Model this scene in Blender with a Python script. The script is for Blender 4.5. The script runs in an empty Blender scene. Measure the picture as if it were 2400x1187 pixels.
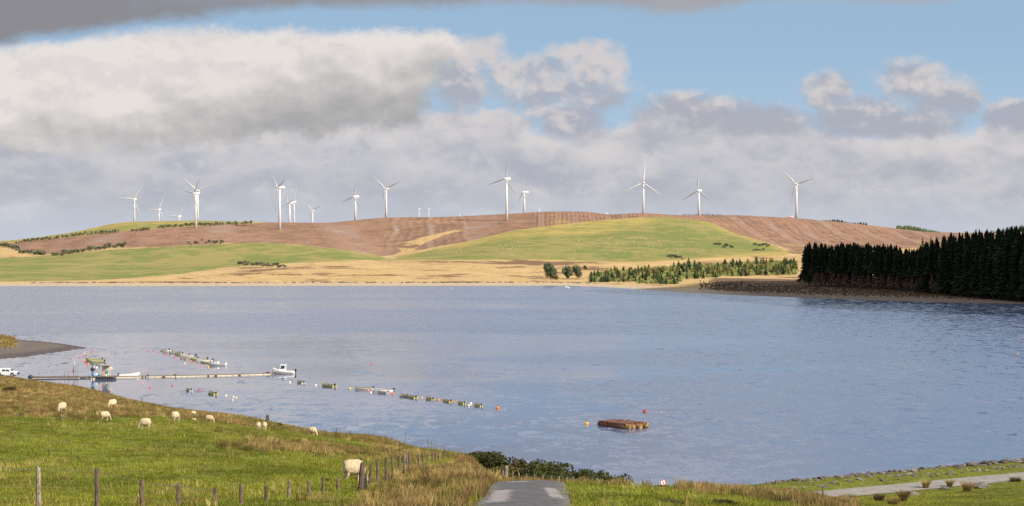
import bpy, math, random
import numpy as np
from mathutils import Vector, Matrix, noise as mnoise

random.seed(7)
rng = np.random.default_rng(11)
scene = bpy.context.scene
C = scene.collection
R = math.radians

# ------------------------------------------------------------------ camera
F, CX, HOR, H0 = 4000.0, 1200.0, 558.0, 33.5     # focal length in photo pixels, centre column, horizon row, eye height above the lake
EXPOSURE = 0.8
SKY_STRENGTH = 0.1
SUN_STRENGTH = 4.4
SUN_EL, SUN_AZ = R(34), R(126)                    # azimuth clockwise from +Y (the viewing direction)
SUN_DIR = Vector((math.cos(SUN_EL)*math.sin(SUN_AZ), math.cos(SUN_EL)*math.cos(SUN_AZ), math.sin(SUN_EL)))

cam = bpy.data.cameras.new('camera')
cam.sensor_width = 36.0
cam.lens = 36.0*F/2400.0
cam.shift_y = -(593.5-HOR)/2400.0
cam.clip_start = 0.5
cam.clip_end = 30000
cam_ob = bpy.data.objects.new('camera', cam)
C.objects.link(cam_ob)
cam_ob.location = (0, 0, H0)
cam_ob.rotation_euler = (R(90), 0, 0)
scene.camera = cam_ob

vs = scene.view_settings
vs.view_transform = 'Standard'
vs.look = 'None'
vs.exposure = EXPOSURE
vs.gamma = 1
vs.use_curve_mapping = False
scene.display_settings.display_device = 'sRGB'
scene.render.engine = 'CYCLES'
scene.cycles.max_bounces = 5
scene.cycles.diffuse_bounces = 2
scene.cycles.glossy_bounces = 2
scene.cycles.transparent_max_bounces = 6
scene.cycles.use_denoising = False
scene.cycles.denoiser = 'OPENIMAGEDENOISE'
scene.cycles.denoising_input_passes = 'RGB_ALBEDO_NORMAL'
scene.cycles.denoising_prefilter = 'ACCURATE'

# ------------------------------------------------------------------ node helper: arithmetic on sockets
class NG:
    def __init__(s, nt): s.nt = nt
    def n(s, t, **k):
        nd = s.nt.nodes.new(t)
        for a, b in k.items(): setattr(nd, a, b)
        return nd
    def link(s, a, b): s.nt.links.new(a, b)
    def put(s, sock, v):
        if isinstance(v, V): s.link(v.s, sock)
        elif isinstance(v, bpy.types.NodeSocket): s.link(v, sock)
        elif v is not None:
            if isinstance(v, (tuple, list)) and len(v) == 3 and sock.type == 'RGBA': v = (*v, 1)
            sock.default_value = v
    def m(s, op, a, b=None, c=None, clamp=False):
        nd = s.n('ShaderNodeMath', operation=op, use_clamp=clamp)
        for i, v in enumerate((a, b, c)):
            if v is not None: s.put(nd.inputs[i], v)
        return V(s, nd.outputs[0])
    def noise(s, vec, scale=1.0, detail=4, rough=0.55, dist=0.0, lac=2.0):
        nd = s.n('ShaderNodeTexNoise')
        s.put(nd.inputs['Vector'], vec)
        for k, v in (('Scale', scale), ('Detail', detail), ('Roughness', rough), ('Lacunarity', lac), ('Distortion', dist)): s.put(nd.inputs[k], v)
        return V(s, nd.outputs[0])
    def xyz(s, a, b, c=0.0):
        nd = s.n('ShaderNodeCombineXYZ')
        for i, v in enumerate((a, b, c)): s.put(nd.inputs[i], v)
        return nd.outputs[0]
    def sep(s, v):
        nd = s.n('ShaderNodeSeparateXYZ'); s.put(nd.inputs[0], v)
        return [V(s, o) for o in nd.outputs]
    def ss(s, v, a, b, lo=0.0, hi=1.0):
        nd = s.n('ShaderNodeMapRange', interpolation_type='SMOOTHSTEP')
        for i, x in enumerate((v, a, b, lo, hi)): s.put(nd.inputs[i], x)
        return V(s, nd.outputs[0])
    def mix(s, f, a, b, mode='MIX'):
        nd = s.n('ShaderNodeMix', data_type='RGBA', blend_type=mode, clamp_factor=True)
        s.put(nd.inputs[0], f); s.put(nd.inputs[6], a); s.put(nd.inputs[7], b)
        return nd.outputs[2]
    def curve(s, v, pts):
        nd = s.n('ShaderNodeFloatCurve')
        s.put(nd.inputs['Value'], v)
        cv = nd.mapping.curves[0]
        while len(cv.points) > 2: cv.points.remove(cv.points[1])
        cv.points[0].location = pts[0]; cv.points[1].location = pts[-1]
        for p in pts[1:-1]: cv.points.new(*p)
        for p in cv.points: p.handle_type = 'AUTO_CLAMPED'
        nd.mapping.update()
        return V(s, nd.outputs[0])
    def attr(s, name):
        nd = s.n('ShaderNodeAttribute', attribute_name=name)
        return V(s, nd.outputs['Fac'])
class V:
    def __init__(s, g, sock): s.g, s.s = g, sock
    def __add__(s, o): return s.g.m('ADD', s, o)
    __radd__ = __add__
    def __sub__(s, o): return s.g.m('SUBTRACT', s, o)
    def __rsub__(s, o): return s.g.m('SUBTRACT', o, s)
    def __mul__(s, o): return s.g.m('MULTIPLY', s, o)
    __rmul__ = __mul__
    def __truediv__(s, o): return s.g.m('DIVIDE', s, o)
    def max(s, o): return s.g.m('MAXIMUM', s, o)
    def min(s, o): return s.g.m('MINIMUM', s, o)
    def clamp(s): return s.g.m('ADD', s, 0.0, clamp=True)

# ------------------------------------------------------------------ world: sky with broken cloud
def build_world():
    w = bpy.data.worlds.new('World'); scene.world = w
    w.use_nodes = True
    nt = w.node_tree; nt.nodes.clear(); g = NG(nt)
    out = g.n('ShaderNodeOutputWorld'); bg = g.n('ShaderNodeBackground')
    g.link(bg.outputs[0], out.inputs[0])
    bg.inputs[1].default_value = SKY_STRENGTH
    tc = g.n('ShaderNodeTexCoord')
    x, y, z = g.sep(tc.outputs['Generated'])
    # blue: sky texture, read a little higher than the true elevation so that the low band is already clear blue
    sky = g.n('ShaderNodeTexSky', sky_type='NISHITA')
    sky.sun_disc = False; sky.sun_elevation = SUN_EL; sky.sun_rotation = SUN_AZ
    sky.altitude = 300; sky.air_density = 1.0; sky.dust_density = 0.4; sky.ozone_density = 2.5
    zz = z.max(0.0)*0.85 + 0.16
    g.link(g.xyz(x, y, zz), sky.inputs[0])
    K = 1.0/(SKY_STRENGTH*2**EXPOSURE)
    col = lambda r, gg, b: (r*K, gg*K, b*K, 1)
    blue = g.mix(.82, sky.outputs[0], g.mix(g.ss(zz, .16, .27), col(.50, .64, .74), col(.33, .485, .64)))
    # direction on a plane ahead: U to the right, Vv downwards, in units of 1/40 rad
    yy = y.max(0.3)
    U = 12.0 + 40.0*(x/yy)
    Vv = 5.58 - 40.0*(z/yy)
    un = (U/24.0 + 0.5)/2.0                        # 0..1 over U = -12..36
    un = un.clamp()
    cu = lambda pts, k=6.0, off=0.0: g.curve(un, [((p/24+0.5)/2, (q-off)/k) for p, q in pts])*k + off
    nA = g.noise(g.xyz(U, Vv*1.35, 3.1), 0.42, 9, 0.52, 0.25)      # billows
    nA2 = g.noise(g.xyz(U+0.2, Vv*1.35-0.5, 3.1), 0.42, 5, 0.45, 0.25)
    nB = g.noise(g.xyz(U*0.55, Vv*1.7, 9.7), 0.8, 6, 0.5, 0.2)    # flat streaky banks
    nC = g.noise(g.xyz(U, Vv*1.2, 21.0), 2.0, 10, 0.64, 0.3)        # fine wisps
    nL = g.noise(g.xyz(U, Vv, 33.0), 0.13, 5, 0.5)                # very large patches
    lit = (nA - nA2)*3.0                                          # >0 where the billow thins out towards the light
    # far bank of grey cumulus above the hills
    topF = cu([(-12, 2.4), (0, 2.6), (6, 2.7), (9, 2.6), (10.2, 2.5), (11.7, 2.4), (12.5, 2.85), (14, 3.05), (14.7, 2.85), (15.3, 2.45), (16.3, 2.25),
               (17.2, 2.4), (17.8, 2.75), (18.6, 2.55), (19.2, 2.95), (20.5, 3.0), (21.5, 2.85), (22.4, 3.0), (23.3, 2.75), (26, 2.5), (36, 3)])
    nF = g.noise(g.xyz(U, Vv*1.9, 14.0), 0.62, 7, 0.52, 0.2)
    c = blue
    for q, (dz, amp, rim, base, seed, alpha) in enumerate(((0.0, 1.0, (.69, .66, .66), (.44, .46, .53), 3.0, 1.0), (0.75, 1.7, (.69, .67, .675), (.45, .47, .54), 57.0, .75), (1.45, 1.9, (.64, .63, .655), (.485, .505, .575), 83.0, .62), (2.0, 1.6, (.62, .635, .67), (.50, .54, .625), 97.0, .6))):
        bil = g.noise(g.xyz(U, Vv*1.6, seed), 0.75, 9, 0.58, 0.2)
        big = g.noise(g.xyz(U, Vv*.4, seed+5), 0.16, 4, 0.5) if q else None
        e = Vv - topF - dz
        if q: e = e + (big-0.5)*amp*1.6
        d_ = g.ss(e/(0.4+.25*q) + (bil-0.5)*3.2 + (nC-0.5)*1.6, -0.1, 0.75+.35*q)
        s_ = g.ss(e/0.9 + (bil-0.5)*3.0 - lit*0.5 + (nB-0.5)*1.5 + (nC-0.5)*0.6, -0.1, 1.6)
        c = g.mix(d_*alpha, c, g.mix(s_, col(*rim), col(*base)))
    stre = g.ss(nB*.7 + nF*.3 + (nC-0.5)*0.3, 0.50, 0.68)*g.ss(Vv, 3.0, 3.5)
    c = g.mix(stre*0.62, c, col(.69, .665, .665))
    c = g.mix(g.ss(nF*.6+nB*.4, .47, .36)*g.ss(Vv, 2.6, 3.2)*.5, c, col(.40, .42, .49))
    c = g.mix(g.ss(Vv + (nB-0.5)*1.2, 4.3, 5.7)*0.75, c, col(.565, .62, .70))
    # separate cumulus on the right
    def blob(cx, cy, rx, ry, wgt=1.0):
        a = (U-cx)/rx; b = (Vv-cy)/ry
        return (1.0 - (a*a + b*b))*wgt
    bl = blob(13.0, 2.1, 1.9, 1.05).max(blob(13.9, 1.55, 1.05, .75)).max(blob(12.1, 1.8, .9, .6)).max(blob(13.3, 2.75, 1.1, .6)) \
        .max(blob(21.5, 1.95, 1.1, .62)).max(blob(22.1, 2.4, 1.0, .85)).max(blob(19.4, 2.15, .75, .6)).max(blob(20.2, 2.6, 1.3, .45)).max(blob(23.8, 2.75, .9, .5)) \
        .max(blob(11.2, 1.25, .9, .7, 0.7)).max(blob(10.9, 2.1, 1.0, .9, 0.9)).max(blob(26.5, 1.6, 1.6, .9)).max(blob(16.3, 2.65, 1.6, .55)).max(blob(20.6, 2.85, 2.4, .5)).max(blob(17.8, 2.85, 1.8, .45))
    bl = bl.max(-1.5)
    nM = g.noise(g.xyz(U, Vv*1.3, 61.0), 0.8, 9, 0.58, 0.2)
    nM2 = g.noise(g.xyz(U+0.12, Vv*1.3-0.3, 61.0), 0.8, 6, 0.5, 0.2)
    dM = g.ss(bl*1.15 + (nM-0.5)*2.6 + (nC-0.5)*1.6, -0.15, 1.0)
    sM = g.ss((Vv-1.45)/1.5 - (nM-nM2)*4.5 + (nF-0.5)*1.2, -0.05, 0.85)
    cM = g.mix(sM, col(.66, .615, .61), col(.41, .43, .50))
    c = g.mix(dM*0.95, c, cM)
    # the long lit bank on the left
    topB = cu([(-12, 1.0), (-3, 1.1), (-.5, 1.0), (.4, .92), (1.5, .9), (2.2, .72), (3.5, .6), (5, .58), (7, .62), (9, .58), (10.3, .62), (11.2, .95), (13, 1.2), (36, 1.3)])
    botB = cu([(-12, 3.6), (0, 3.7), (3, 3.65), (6, 3.5), (8.5, 3.3), (9.8, 3.05), (11, 2.7), (13, 2.4), (36, 2.2)])
    eB = (Vv-topB)/0.34
    right = (10.95-U - (Vv-1.3).max(0.0)*0.55)/0.9
    dB = g.ss(eB.min((botB-Vv)/0.6).min(right) + (nM-0.5)*1.5 + (nC-0.5)*1.5, -0.1, 0.85)
    hB = (Vv-topB)/(botB-topB)
    sB = g.ss(hB - lit*0.2 - (nM-nM2)*0.8 + (nF-0.5)*0.62 + (nL-0.5)*0.5 + g.ss(U, 2.0, 6.5, -0.22, 0.08), 0.16, 1.02)
    cB = g.mix(sB, col(.80, .755, .725), col(.40, .395, .405))
    cB = g.mix(g.ss(nF*0.5+nC*0.25+nM*.25 - (nM-nM2)*1.2, 0.44, 0.60)*(1.0-sB)*0.36, cB, col(.60, .575, .575))
    c = g.mix(dB, c, cB)
    # dark stratus overhead, torn lower edge
    botS = cu([(-12, 1.2), (-2, 1.15), (0, 1.10), (.7, .90), (2, .78), (3, .62), (4.5, .50), (5.6, .36), (7, .26), (9, .22), (10.4, .28), (11.5, .1), (13, .16),
               (14.5, .26), (16, .36), (17.3, .2), (19, .03), (21, .1), (22.5, 0.0), (24, -.1), (36, -.2)], 2.0, -0.5)
    upS = Vv + 1.3 + (nL-0.5)*5.0
    dS = g.ss((botS-Vv)/0.34 + (nB-0.5)*1.4 + (nC-0.5)*0.8, -0.35, 0.85)
    brk = g.ss(upS + (nA-0.5)*2.0, -1.6, 1.2)
    cS = g.mix(g.ss(U + (nB-.5)*14.0, 2.0, 20.0), col(.26, .26, .285), col(.40, .405, .44))
    # beyond the frame: scattered cloud all round
    dG = g.ss(nL + (nB-0.5)*0.35 + (nC-0.5)*0.16 + g.ss(U, 19.0, 3.0, -.06, .16), 0.42, 0.58)
    cG = g.mix(g.ss(nL + (nA-0.5)*0.4, 0.52, 0.85), col(.95, .93, .93), col(.56, .57, .61))
    high = g.ss(Vv, 0.2, -1.5)
    c = g.mix(dG*high*0.9, c, cG)
    c = g.mix(dS*brk, c, cS)
    # haze colour at and below the horizon
    c = g.mix(g.ss(Vv, 5.5, 6.4), c, col(.56, .61, .68))
    g.link(c, bg.inputs[0])
    w.cycles.sampling_method = 'MANUAL'
    w.cycles.sample_map_resolution = 512
build_world()

sun = bpy.data.lights.new('sun', 'SUN')
sun.energy = SUN_STRENGTH; sun.angle = R(0.5); sun.color = (1.0, 0.91, 0.79)
sun_ob = bpy.data.objects.new('sun', sun); C.objects.link(sun_ob)
sun_ob.rotation_euler = SUN_DIR.to_track_quat('Z', 'Y').to_euler()
sun_ob.location = SUN_DIR*400

# ------------------------------------------------------------------ general helpers
def P(px, row, d): return Vector(((px-CX)/F*d, d, H0-(row-HOR)/F*d))
def WD(row): return H0*F/(row-HOR)                 # distance at which the lake surface shows at that row
def W(px, row):
    d = WD(row); return Vector(((px-CX)/F*d, d, 0.0))

def tag(o, label=None, cat=None, group=None, kind=None):
    if label: o['label'] = label
    if cat: o['category'] = cat
    if group: o['group'] = group
    if kind: o['kind'] = kind
    return o

def mesh(name, vs_, fs, mat=None, smooth=False):
    me = bpy.data.meshes.new(name)
    me.from_pydata([tuple(float(q) for q in v) for v in vs_], [], [tuple(f) for f in fs])
    if mat:
        for m in (mat if isinstance(mat, (list, tuple)) else [mat]): me.materials.append(m)
    if smooth: me.shade_smooth()
    me.update()
    return me
def ob(name, me, parent=None, loc=None, rz=0.0, scale=None):
    o = bpy.data.objects.new(name, me); C.objects.link(o)
    if parent: o.parent = parent
    if loc is not None: o.location = loc
    if rz: o.rotation_euler = (0, 0, rz)
    if scale is not None: o.scale = scale if hasattr(scale, '__len__') else (scale,)*3
    return o
def empty(name, loc=(0, 0, 0), rz=0.0, scale=1.0):
    o = bpy.data.objects.new(name, None); C.objects.link(o)
    o.empty_display_size = 0.2
    o.location = loc; o.rotation_euler = (0, 0, rz); o.scale = (scale,)*3
    return o
KIDS = {}
def copy_tree(o, parent=None):
    c = o.copy(); C.objects.link(c)
    if parent: c.parent = parent
    for ch in KIDS.get(o.name, None) or o.children:
        copy_tree(ch, c)
    return c

class MB:
    """collects simple solids into one mesh"""
    def __init__(s): s.v, s.f, s.mi = [], [], []
    def add(s, vs_, fs, mi=0):
        n = len(s.v); s.v += [tuple(v) for v in vs_]
        s.f += [tuple(i+n for i in f) for f in fs]; s.mi += [mi]*len(fs)
    def box(s, c, size, rz=0.0, mi=0, bev=0.0, taper=1.0):
        x, y, z = (q/2 for q in size)
        b = min(bev, x*.9, y*.9)
        if b > 0:
            ring = [(-x+b, -y), (x-b, -y), (x, -y+b), (x, y-b), (x-b, y), (-x+b, y), (-x, y-b), (-x, -y+b)]
        else:
            ring = [(-x, -y), (x, -y), (x, y), (-x, y)]
        n = len(ring); ca, sa = math.cos(rz), math.sin(rz)
        vv = []
        for zz, k in ((-z, 1.0), (z, taper)):
            for (a, q) in ring:
                a, q = a*k, q*k
                vv.append((c[0]+a*ca-q*sa, c[1]+a*sa+q*ca, c[2]+zz))
        ff = [tuple(range(n-1, -1, -1)), tuple(range(n, 2*n))] + [(i, (i+1) % n, n+(i+1) % n, n+i) for i in range(n)]
        s.add(vv, ff, mi)
    def tube(s, pts, rad, seg=6, mi=0, caps=True):
        pts = [Vector(p) for p in pts]
        if not hasattr(rad, '__len__'): rad = [rad]*len(pts)
        vv = []
        for i, p in enumerate(pts):
            t = (pts[min(i+1, len(pts)-1)]-pts[max(i-1, 0)])
            t = t.normalized() if t.length > 1e-9 else Vector((0, 0, 1))
            a = t.cross(Vector((0, 0, 1)))
            if a.length < 1e-3: a = t.cross(Vector((1, 0, 0)))
            a.normalize(); b = t.cross(a)
            for k in range(seg):
                an = 2*math.pi*k/seg
                vv.append(p + (a*math.cos(an)+b*math.sin(an))*rad[i])
        ff = []
        for i in range(len(pts)-1):
            for k in range(seg):
                ff.append((i*seg+k, i*seg+(k+1) % seg, (i+1)*seg+(k+1) % seg, (i+1)*seg+k))
        if caps:
            ff.append(tuple(range(seg-1, -1, -1))); ff.append(tuple((len(pts)-1)*seg+k for k in range(seg)))
        s.add(vv, ff, mi)
    def loft(s, rings, mi=0, caps=True):
        n = len(rings[0]); vv = [v for r in rings for v in r]; ff = []
        for i in range(len(rings)-1):
            for k in range(n):
                ff.append((i*n+k, i*n+(k+1) % n, (i+1)*n+(k+1) % n, (i+1)*n+k))
        if caps:
            ff.append(tuple(range(n-1, -1, -1))); ff.append(tuple((len(rings)-1)*n+k for k in range(n)))
        s.add(vv, ff, mi)
    def ell(s, c, r, seg=10, rings=6, mi=0):
        vv = [(c[0], c[1], c[2]-r[2])]; ff = []
        for i in range(1, rings):
            ph = -math.pi/2 + math.pi*i/rings
            for k in range(seg):
                an = 2*math.pi*k/seg
                vv.append((c[0]+r[0]*math.cos(ph)*math.cos(an), c[1]+r[1]*math.cos(ph)*math.sin(an), c[2]+r[2]*math.sin(ph)))
        vv.append((c[0], c[1], c[2]+r[2]))
        for k in range(seg):
            ff.append((0, 1+(k+1) % seg, 1+k))
            ff.append((len(vv)-1, 1+(rings-2)*seg+k, 1+(rings-2)*seg+(k+1) % seg))
        for i in range(rings-2):
            for k in range(seg):
                ff.append((1+i*seg+k, 1+i*seg+(k+1) % seg, 1+(i+1)*seg+(k+1) % seg, 1+(i+1)*seg+k))
        s.add(vv, ff, mi)
    def mesh(s, name, mat=None, smooth=False):
        me = mesh(name, s.v, s.f, mat, smooth)
        if any(s.mi): me.polygons.foreach_set('material_index', s.mi)
        return me
    def build(s, name, mat=None, parent=None, smooth=False, **k):
        return ob(name, s.mesh(name, mat, smooth), parent, **k)

def quads(name, co, mat, smooth=False):
    """co: (n,4,3) loose quads"""
    n = len(co)
    me = bpy.data.meshes.new(name)
    me.vertices.add(4*n); me.vertices.foreach_set('co', np.asarray(co, np.float32).reshape(-1))
    me.loops.add(4*n); me.loops.foreach_set('vertex_index', np.arange(4*n, dtype=np.int32))
    me.polygons.add(n); me.polygons.foreach_set('loop_start', np.arange(0, 4*n, 4, dtype=np.int32))
    me.materials.append(mat); me.update(calc_edges=True); me.validate()
    return me

# ------------------------------------------------------------------ materials
def mat(name, c1, c2=None, scale=3.0, rough=0.8, bump=0.0, metal=0.0, coords='Object', stretch=(1, 1, 1), detail=5, lo=.35, hi=.65, rnd=0.0, spec=0.3, bscale=None):
    m = bpy.data.materials.new(name); m.use_nodes = True
    nt = m.node_tree; g = NG(nt); b = nt.nodes['Principled BSDF']
    tc = g.n('ShaderNodeTexCoord')
    mp = g.n('ShaderNodeMapping'); mp.inputs['Scale'].default_value = stretch
    g.link(g.n('ShaderNodeNewGeometry').outputs['Position'] if coords == 'Position' else tc.outputs[coords], mp.inputs[0])
    vec = mp.outputs[0]
    c2 = c2 or tuple(q*0.7 for q in c1)
    f = g.ss(g.noise(vec, scale, detail, 0.6), lo, hi)
    colr = g.mix(f, c1, c2)
    if rnd:
        oi = g.n('ShaderNodeObjectInfo')
        rr = V(g, oi.outputs['Random'])
        hs = g.n('ShaderNodeHueSaturation')
        g.put(hs.inputs['Value'], rr*rnd*2 + (1-rnd)); g.put(hs.inputs['Hue'], rr*0.05*rnd*2 + 0.5 - 0.05*rnd)
        g.link(colr, hs.inputs['Color']); colr = hs.outputs[0]
    g.link(colr, b.inputs['Base Color'])
    b.inputs['Roughness'].default_value = rough; b.inputs['Metallic'].default_value = metal
    b.inputs['Specular IOR Level'].default_value = spec
    if bump:
        bp = g.n('ShaderNodeBump'); bp.inputs['Strength'].default_value = bump; bp.inputs['Distance'].default_value = 0.05
        g.put(bp.inputs['Height'], g.noise(vec, bscale or scale*3, 6, 0.65)); g.link(bp.outputs[0], b.inputs['Normal'])
    return m
def leafmat(name, c1, c2, scale=2.0, rnd=0.25, trans=0.25, coords='Object', lo=.35, hi=.65):
    m = mat(name, c1, c2, scale, 0.75, rnd=rnd, spec=0.15, coords=coords, lo=lo, hi=hi)
    nt = m.node_tree; g = NG(nt); b = nt.nodes['Principled BSDF']
    src = b.inputs['Base Color'].links[0].from_socket
    tr = g.n('ShaderNodeBsdfTranslucent'); g.link(src, tr.inputs[0])
    mx = g.n('ShaderNodeMixShader'); mx.inputs[0].default_value = trans
    g.link(b.outputs[0], mx.inputs[1]); g.link(tr.outputs[0], mx.inputs[2])
    g.link(mx.outputs[0], nt.nodes['Material Output'].inputs[0])
    return m

M = {}
M['white'] = mat('white_paint', (.80, .79, .76), (.70, .69, .66), 2, .45)
M['turbine'] = mat('turbine_paint', (.58, .58, .565), (.52, .52, .51), .2, .5)
M['blade'] = mat('blade_paint', (.55, .55, .55), (.48, .48, .49), .3, .4)
M['cream'] = mat('cream_gelcoat', (.62, .57, .43), (.46, .41, .31), 2.5, .5)
M['greyboat'] = mat('grey_gelcoat', (.42, .41, .40), (.30, .29, .29), 2.5, .6)
M['olive'] = mat('olive_gelcoat', (.36, .345, .115), (.25, .24, .085), 2.5, .6)
M['inside'] = mat('boat_inside', (.33, .31, .26), (.22, .21, .18), 4, .8)
M['timber'] = mat('weathered_timber', (.20, .165, .125), (.11, .088, .068), 5, .9, .5, stretch=(4, 4, .6))
M['post'] = mat('post_timber', (.175, .125, .09), (.075, .053, .042), 7, .95, .8, stretch=(3, 3, .5), rnd=.25)
M['postpale'] = mat('lichen_post', (.30, .25, .19), (.12, .09, .07), 8, .95, .8, stretch=(2, 2, .7), rnd=.2)
M['black'] = mat('black_plastic', (.018, .018, .022), (.03, .03, .034), 4, .5)
M['rubber'] = mat('rubber', (.02, .02, .02), (.035, .033, .03), 6, .85)
M['glass'] = mat('dark_glass', (.03, .035, .04), (.05, .055, .06), 1, .12, spec=.6)
M['steel'] = mat('galvanised_steel', (.42, .42, .40), (.30, .30, .29), 6, .5, metal=.4)
M['wire'] = mat('wire', (.17, .20, .18), (.10, .12, .11), 5, .6, metal=.2)
M['rust'] = mat('rusty_steel', (.155, .066, .038), (.075, .034, .024), 2.2, .85, .5, detail=8)
M['foam'] = mat('stained_foam', (.42, .28, .085), (.12, .07, .03), 3.0, .9, .8, detail=7)
M['rock'] = mat('grey_rock', (.175, .15, .128), (.08, .068, .06), 2.2, .95, .7, detail=8, rnd=.25)
M['rockdark'] = mat('wet_rock', (.105, .085, .08), (.055, .046, .045), 2.5, .9, .7, detail=8, rnd=.25)
M['red'] = mat('red_plastic', (.62, .05, .035), (.45, .05, .04), 3, .5)
M['orange'] = mat('orange_plastic', (.72, .17, .015), (.55, .12, .015), 3, .5)
M['amber'] = mat('amber_plastic', (.78, .36, .02), (.62, .27, .02), 3, .5)
M['pink'] = mat('faded_pink_plastic', (.72, .26, .22), (.60, .22, .19), 3, .5)
M['buff'] = mat('buff_plastic', (.62, .50, .30), (.45, .36, .20), 3, .6)
M['palebuoy'] = mat('pale_plastic', (.74, .64, .56), (.62, .50, .42), 3, .5)
M['yellowgreen'] = mat('dull_yellow_plastic', (.50, .43, .14), (.36, .30, .09), 3, .6)
M['teal'] = mat('teal_plastic', (.02, .36, .32), (.02, .28, .25), 3, .5)
M['blue'] = mat('blue_paint', (.02, .20, .42), (.02, .15, .32), 3, .5)
M['navy'] = mat('dark_blue_plastic', (.016, .026, .045), (.03, .04, .06), 3, .6)
M['green'] = mat('green_panel', (.06, .30, .20), (.05, .22, .15), 3, .6)
M['fleece'] = mat('fleece', (.56, .455, .30), (.40, .31, .195), 9, 1.0, 1.0, detail=6, spec=.05, rnd=.1)
M['bark'] = mat('bark', (.11, .085, .065), (.06, .046, .036), 4, .95, .5, stretch=(3, 3, .5))
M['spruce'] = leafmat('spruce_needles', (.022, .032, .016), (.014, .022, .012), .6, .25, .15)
M['sprucelit'] = leafmat('sunlit_spruce_needles', (.12, .15, .035), (.07, .095, .025), .6, .25, .15)  # lit copy of the spruce needles, sunlight painted into the colour
M['young'] = leafmat('young_conifer_needles', (.155, .195, .085), (.095, .140, .065), .8, .35, .2)
M['youngyel'] = leafmat('yellow_green_foliage', (.27, .265, .085), (.18, .19, .062), .8, .3, .25)
M['larch'] = leafmat('autumn_foliage', (.24, .165, .08), (.16, .115, .06), .8, .3, .25)
M['pinefol'] = leafmat('pine_foliage', (.145, .180, .092), (.095, .130, .070), .7, .2, .2)
M['gorse'] = leafmat('gorse_leaves', (.064, .070, .020), (.032, .037, .012), 1.2, .2, .2)
M['gorsebr'] = leafmat('browned_gorse_leaves', (.105, .082, .026), (.05, .044, .016), 1.2, .2, .2)
M['shrub'] = leafmat('hill_shrub_leaves', (.165, .165, .10), (.11, .115, .072), .5, .3, .2)
M['grass'] = leafmat('green_grass_blades', (.215, .218, .026), (.115, .130, .014), .10, .40, .3, 'Position', .40, .60)
M['grassy'] = leafmat('yellow_grass_blades', (.37, .29, .10), (.25, .20, .06), .10, .4, .3, 'Position', .4, .6)
M['tawny'] = leafmat('tawny_rush_blades', (.36, .24, .095), (.19, .13, .048), .12, .45, .3, 'Position', .4, .6)
M['rushgreen'] = leafmat('green_rush_blades', (.125, .115, .03), (.075, .07, .02), .06, .4, .25)
M['skirt'] = mat('peat', (.08, .055, .035), (.05, .035, .025), 1, .95, .4)
M['signwhite'] = mat('sign_white', (.82, .80, .78), (.76, .74, .72), 5, .4)
M['signred'] = mat('sign_red', (.60, .03, .035), (.5, .03, .035), 5, .4)

# ------------------------------------------------------------------ terrain tables
def pchip(x, y, xi):
    x = np.asarray(x, float); y = np.asarray(y, float); xi = np.asarray(xi, float)
    h = np.diff(x); dl = np.diff(y)/h
    m = np.zeros_like(x)
    for i in range(1, len(x)-1):
        if dl[i-1]*dl[i] > 0:
            w1, w2 = 2*h[i]+h[i-1], h[i]+2*h[i-1]
            m[i] = (w1+w2)/(w1/dl[i-1]+w2/dl[i])
    m[0], m[-1] = dl[0], dl[-1]
    i = np.clip(np.searchsorted(x, xi)-1, 0, len(x)-2)
    t = np.clip((xi-x[i])/h[i], 0, 1)
    return ((1+2*t)*(1-t)**2*y[i] + t*(1-t)**2*h[i]*m[i] + t*t*(3-2*t)*y[i+1] + t*t*(t-1)*h[i]*m[i+1])
def ZR(d, r): return H0-(r-HOR)/F*d
z_ = lambda v: ('z', v)
def field_table(cols, base, D, PX):
    xs = sorted(cols); rows = []
    for c in xs:
        pts = dict(base)
        for d, r in cols[c]: pts[d] = r[1] if isinstance(r, tuple) else ZR(d, r)
        ds = sorted(pts); rows.append(pchip(ds, [pts[d] for d in ds], D))
    rows = np.array(rows)
    return np.array([pchip(xs, rows[:, j], PX) for j in range(len(D))]).T      # [px, d]
class Grid:
    def __init__(s, PX, D, Z): s.PX, s.D, s.Z = PX, D, Z
    def at(s, px, d):
        i = np.clip(np.interp(px, s.PX, np.arange(len(s.PX))), 0, len(s.PX)-1.001)
        j = np.clip(np.interp(d, s.D, np.arange(len(s.D))), 0, len(s.D)-1.001)
        i0 = i.astype(int) if hasattr(i, 'astype') else int(i); j0 = j.astype(int) if hasattr(j, 'astype') else int(j)
        a, b = i-i0, j-j0
        Z = s.Z
        return Z[i0, j0]*(1-a)*(1-b)+Z[i0+1, j0]*a*(1-b)+Z[i0, j0+1]*(1-a)*b+Z[i0+1, j0+1]*a*b

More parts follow.
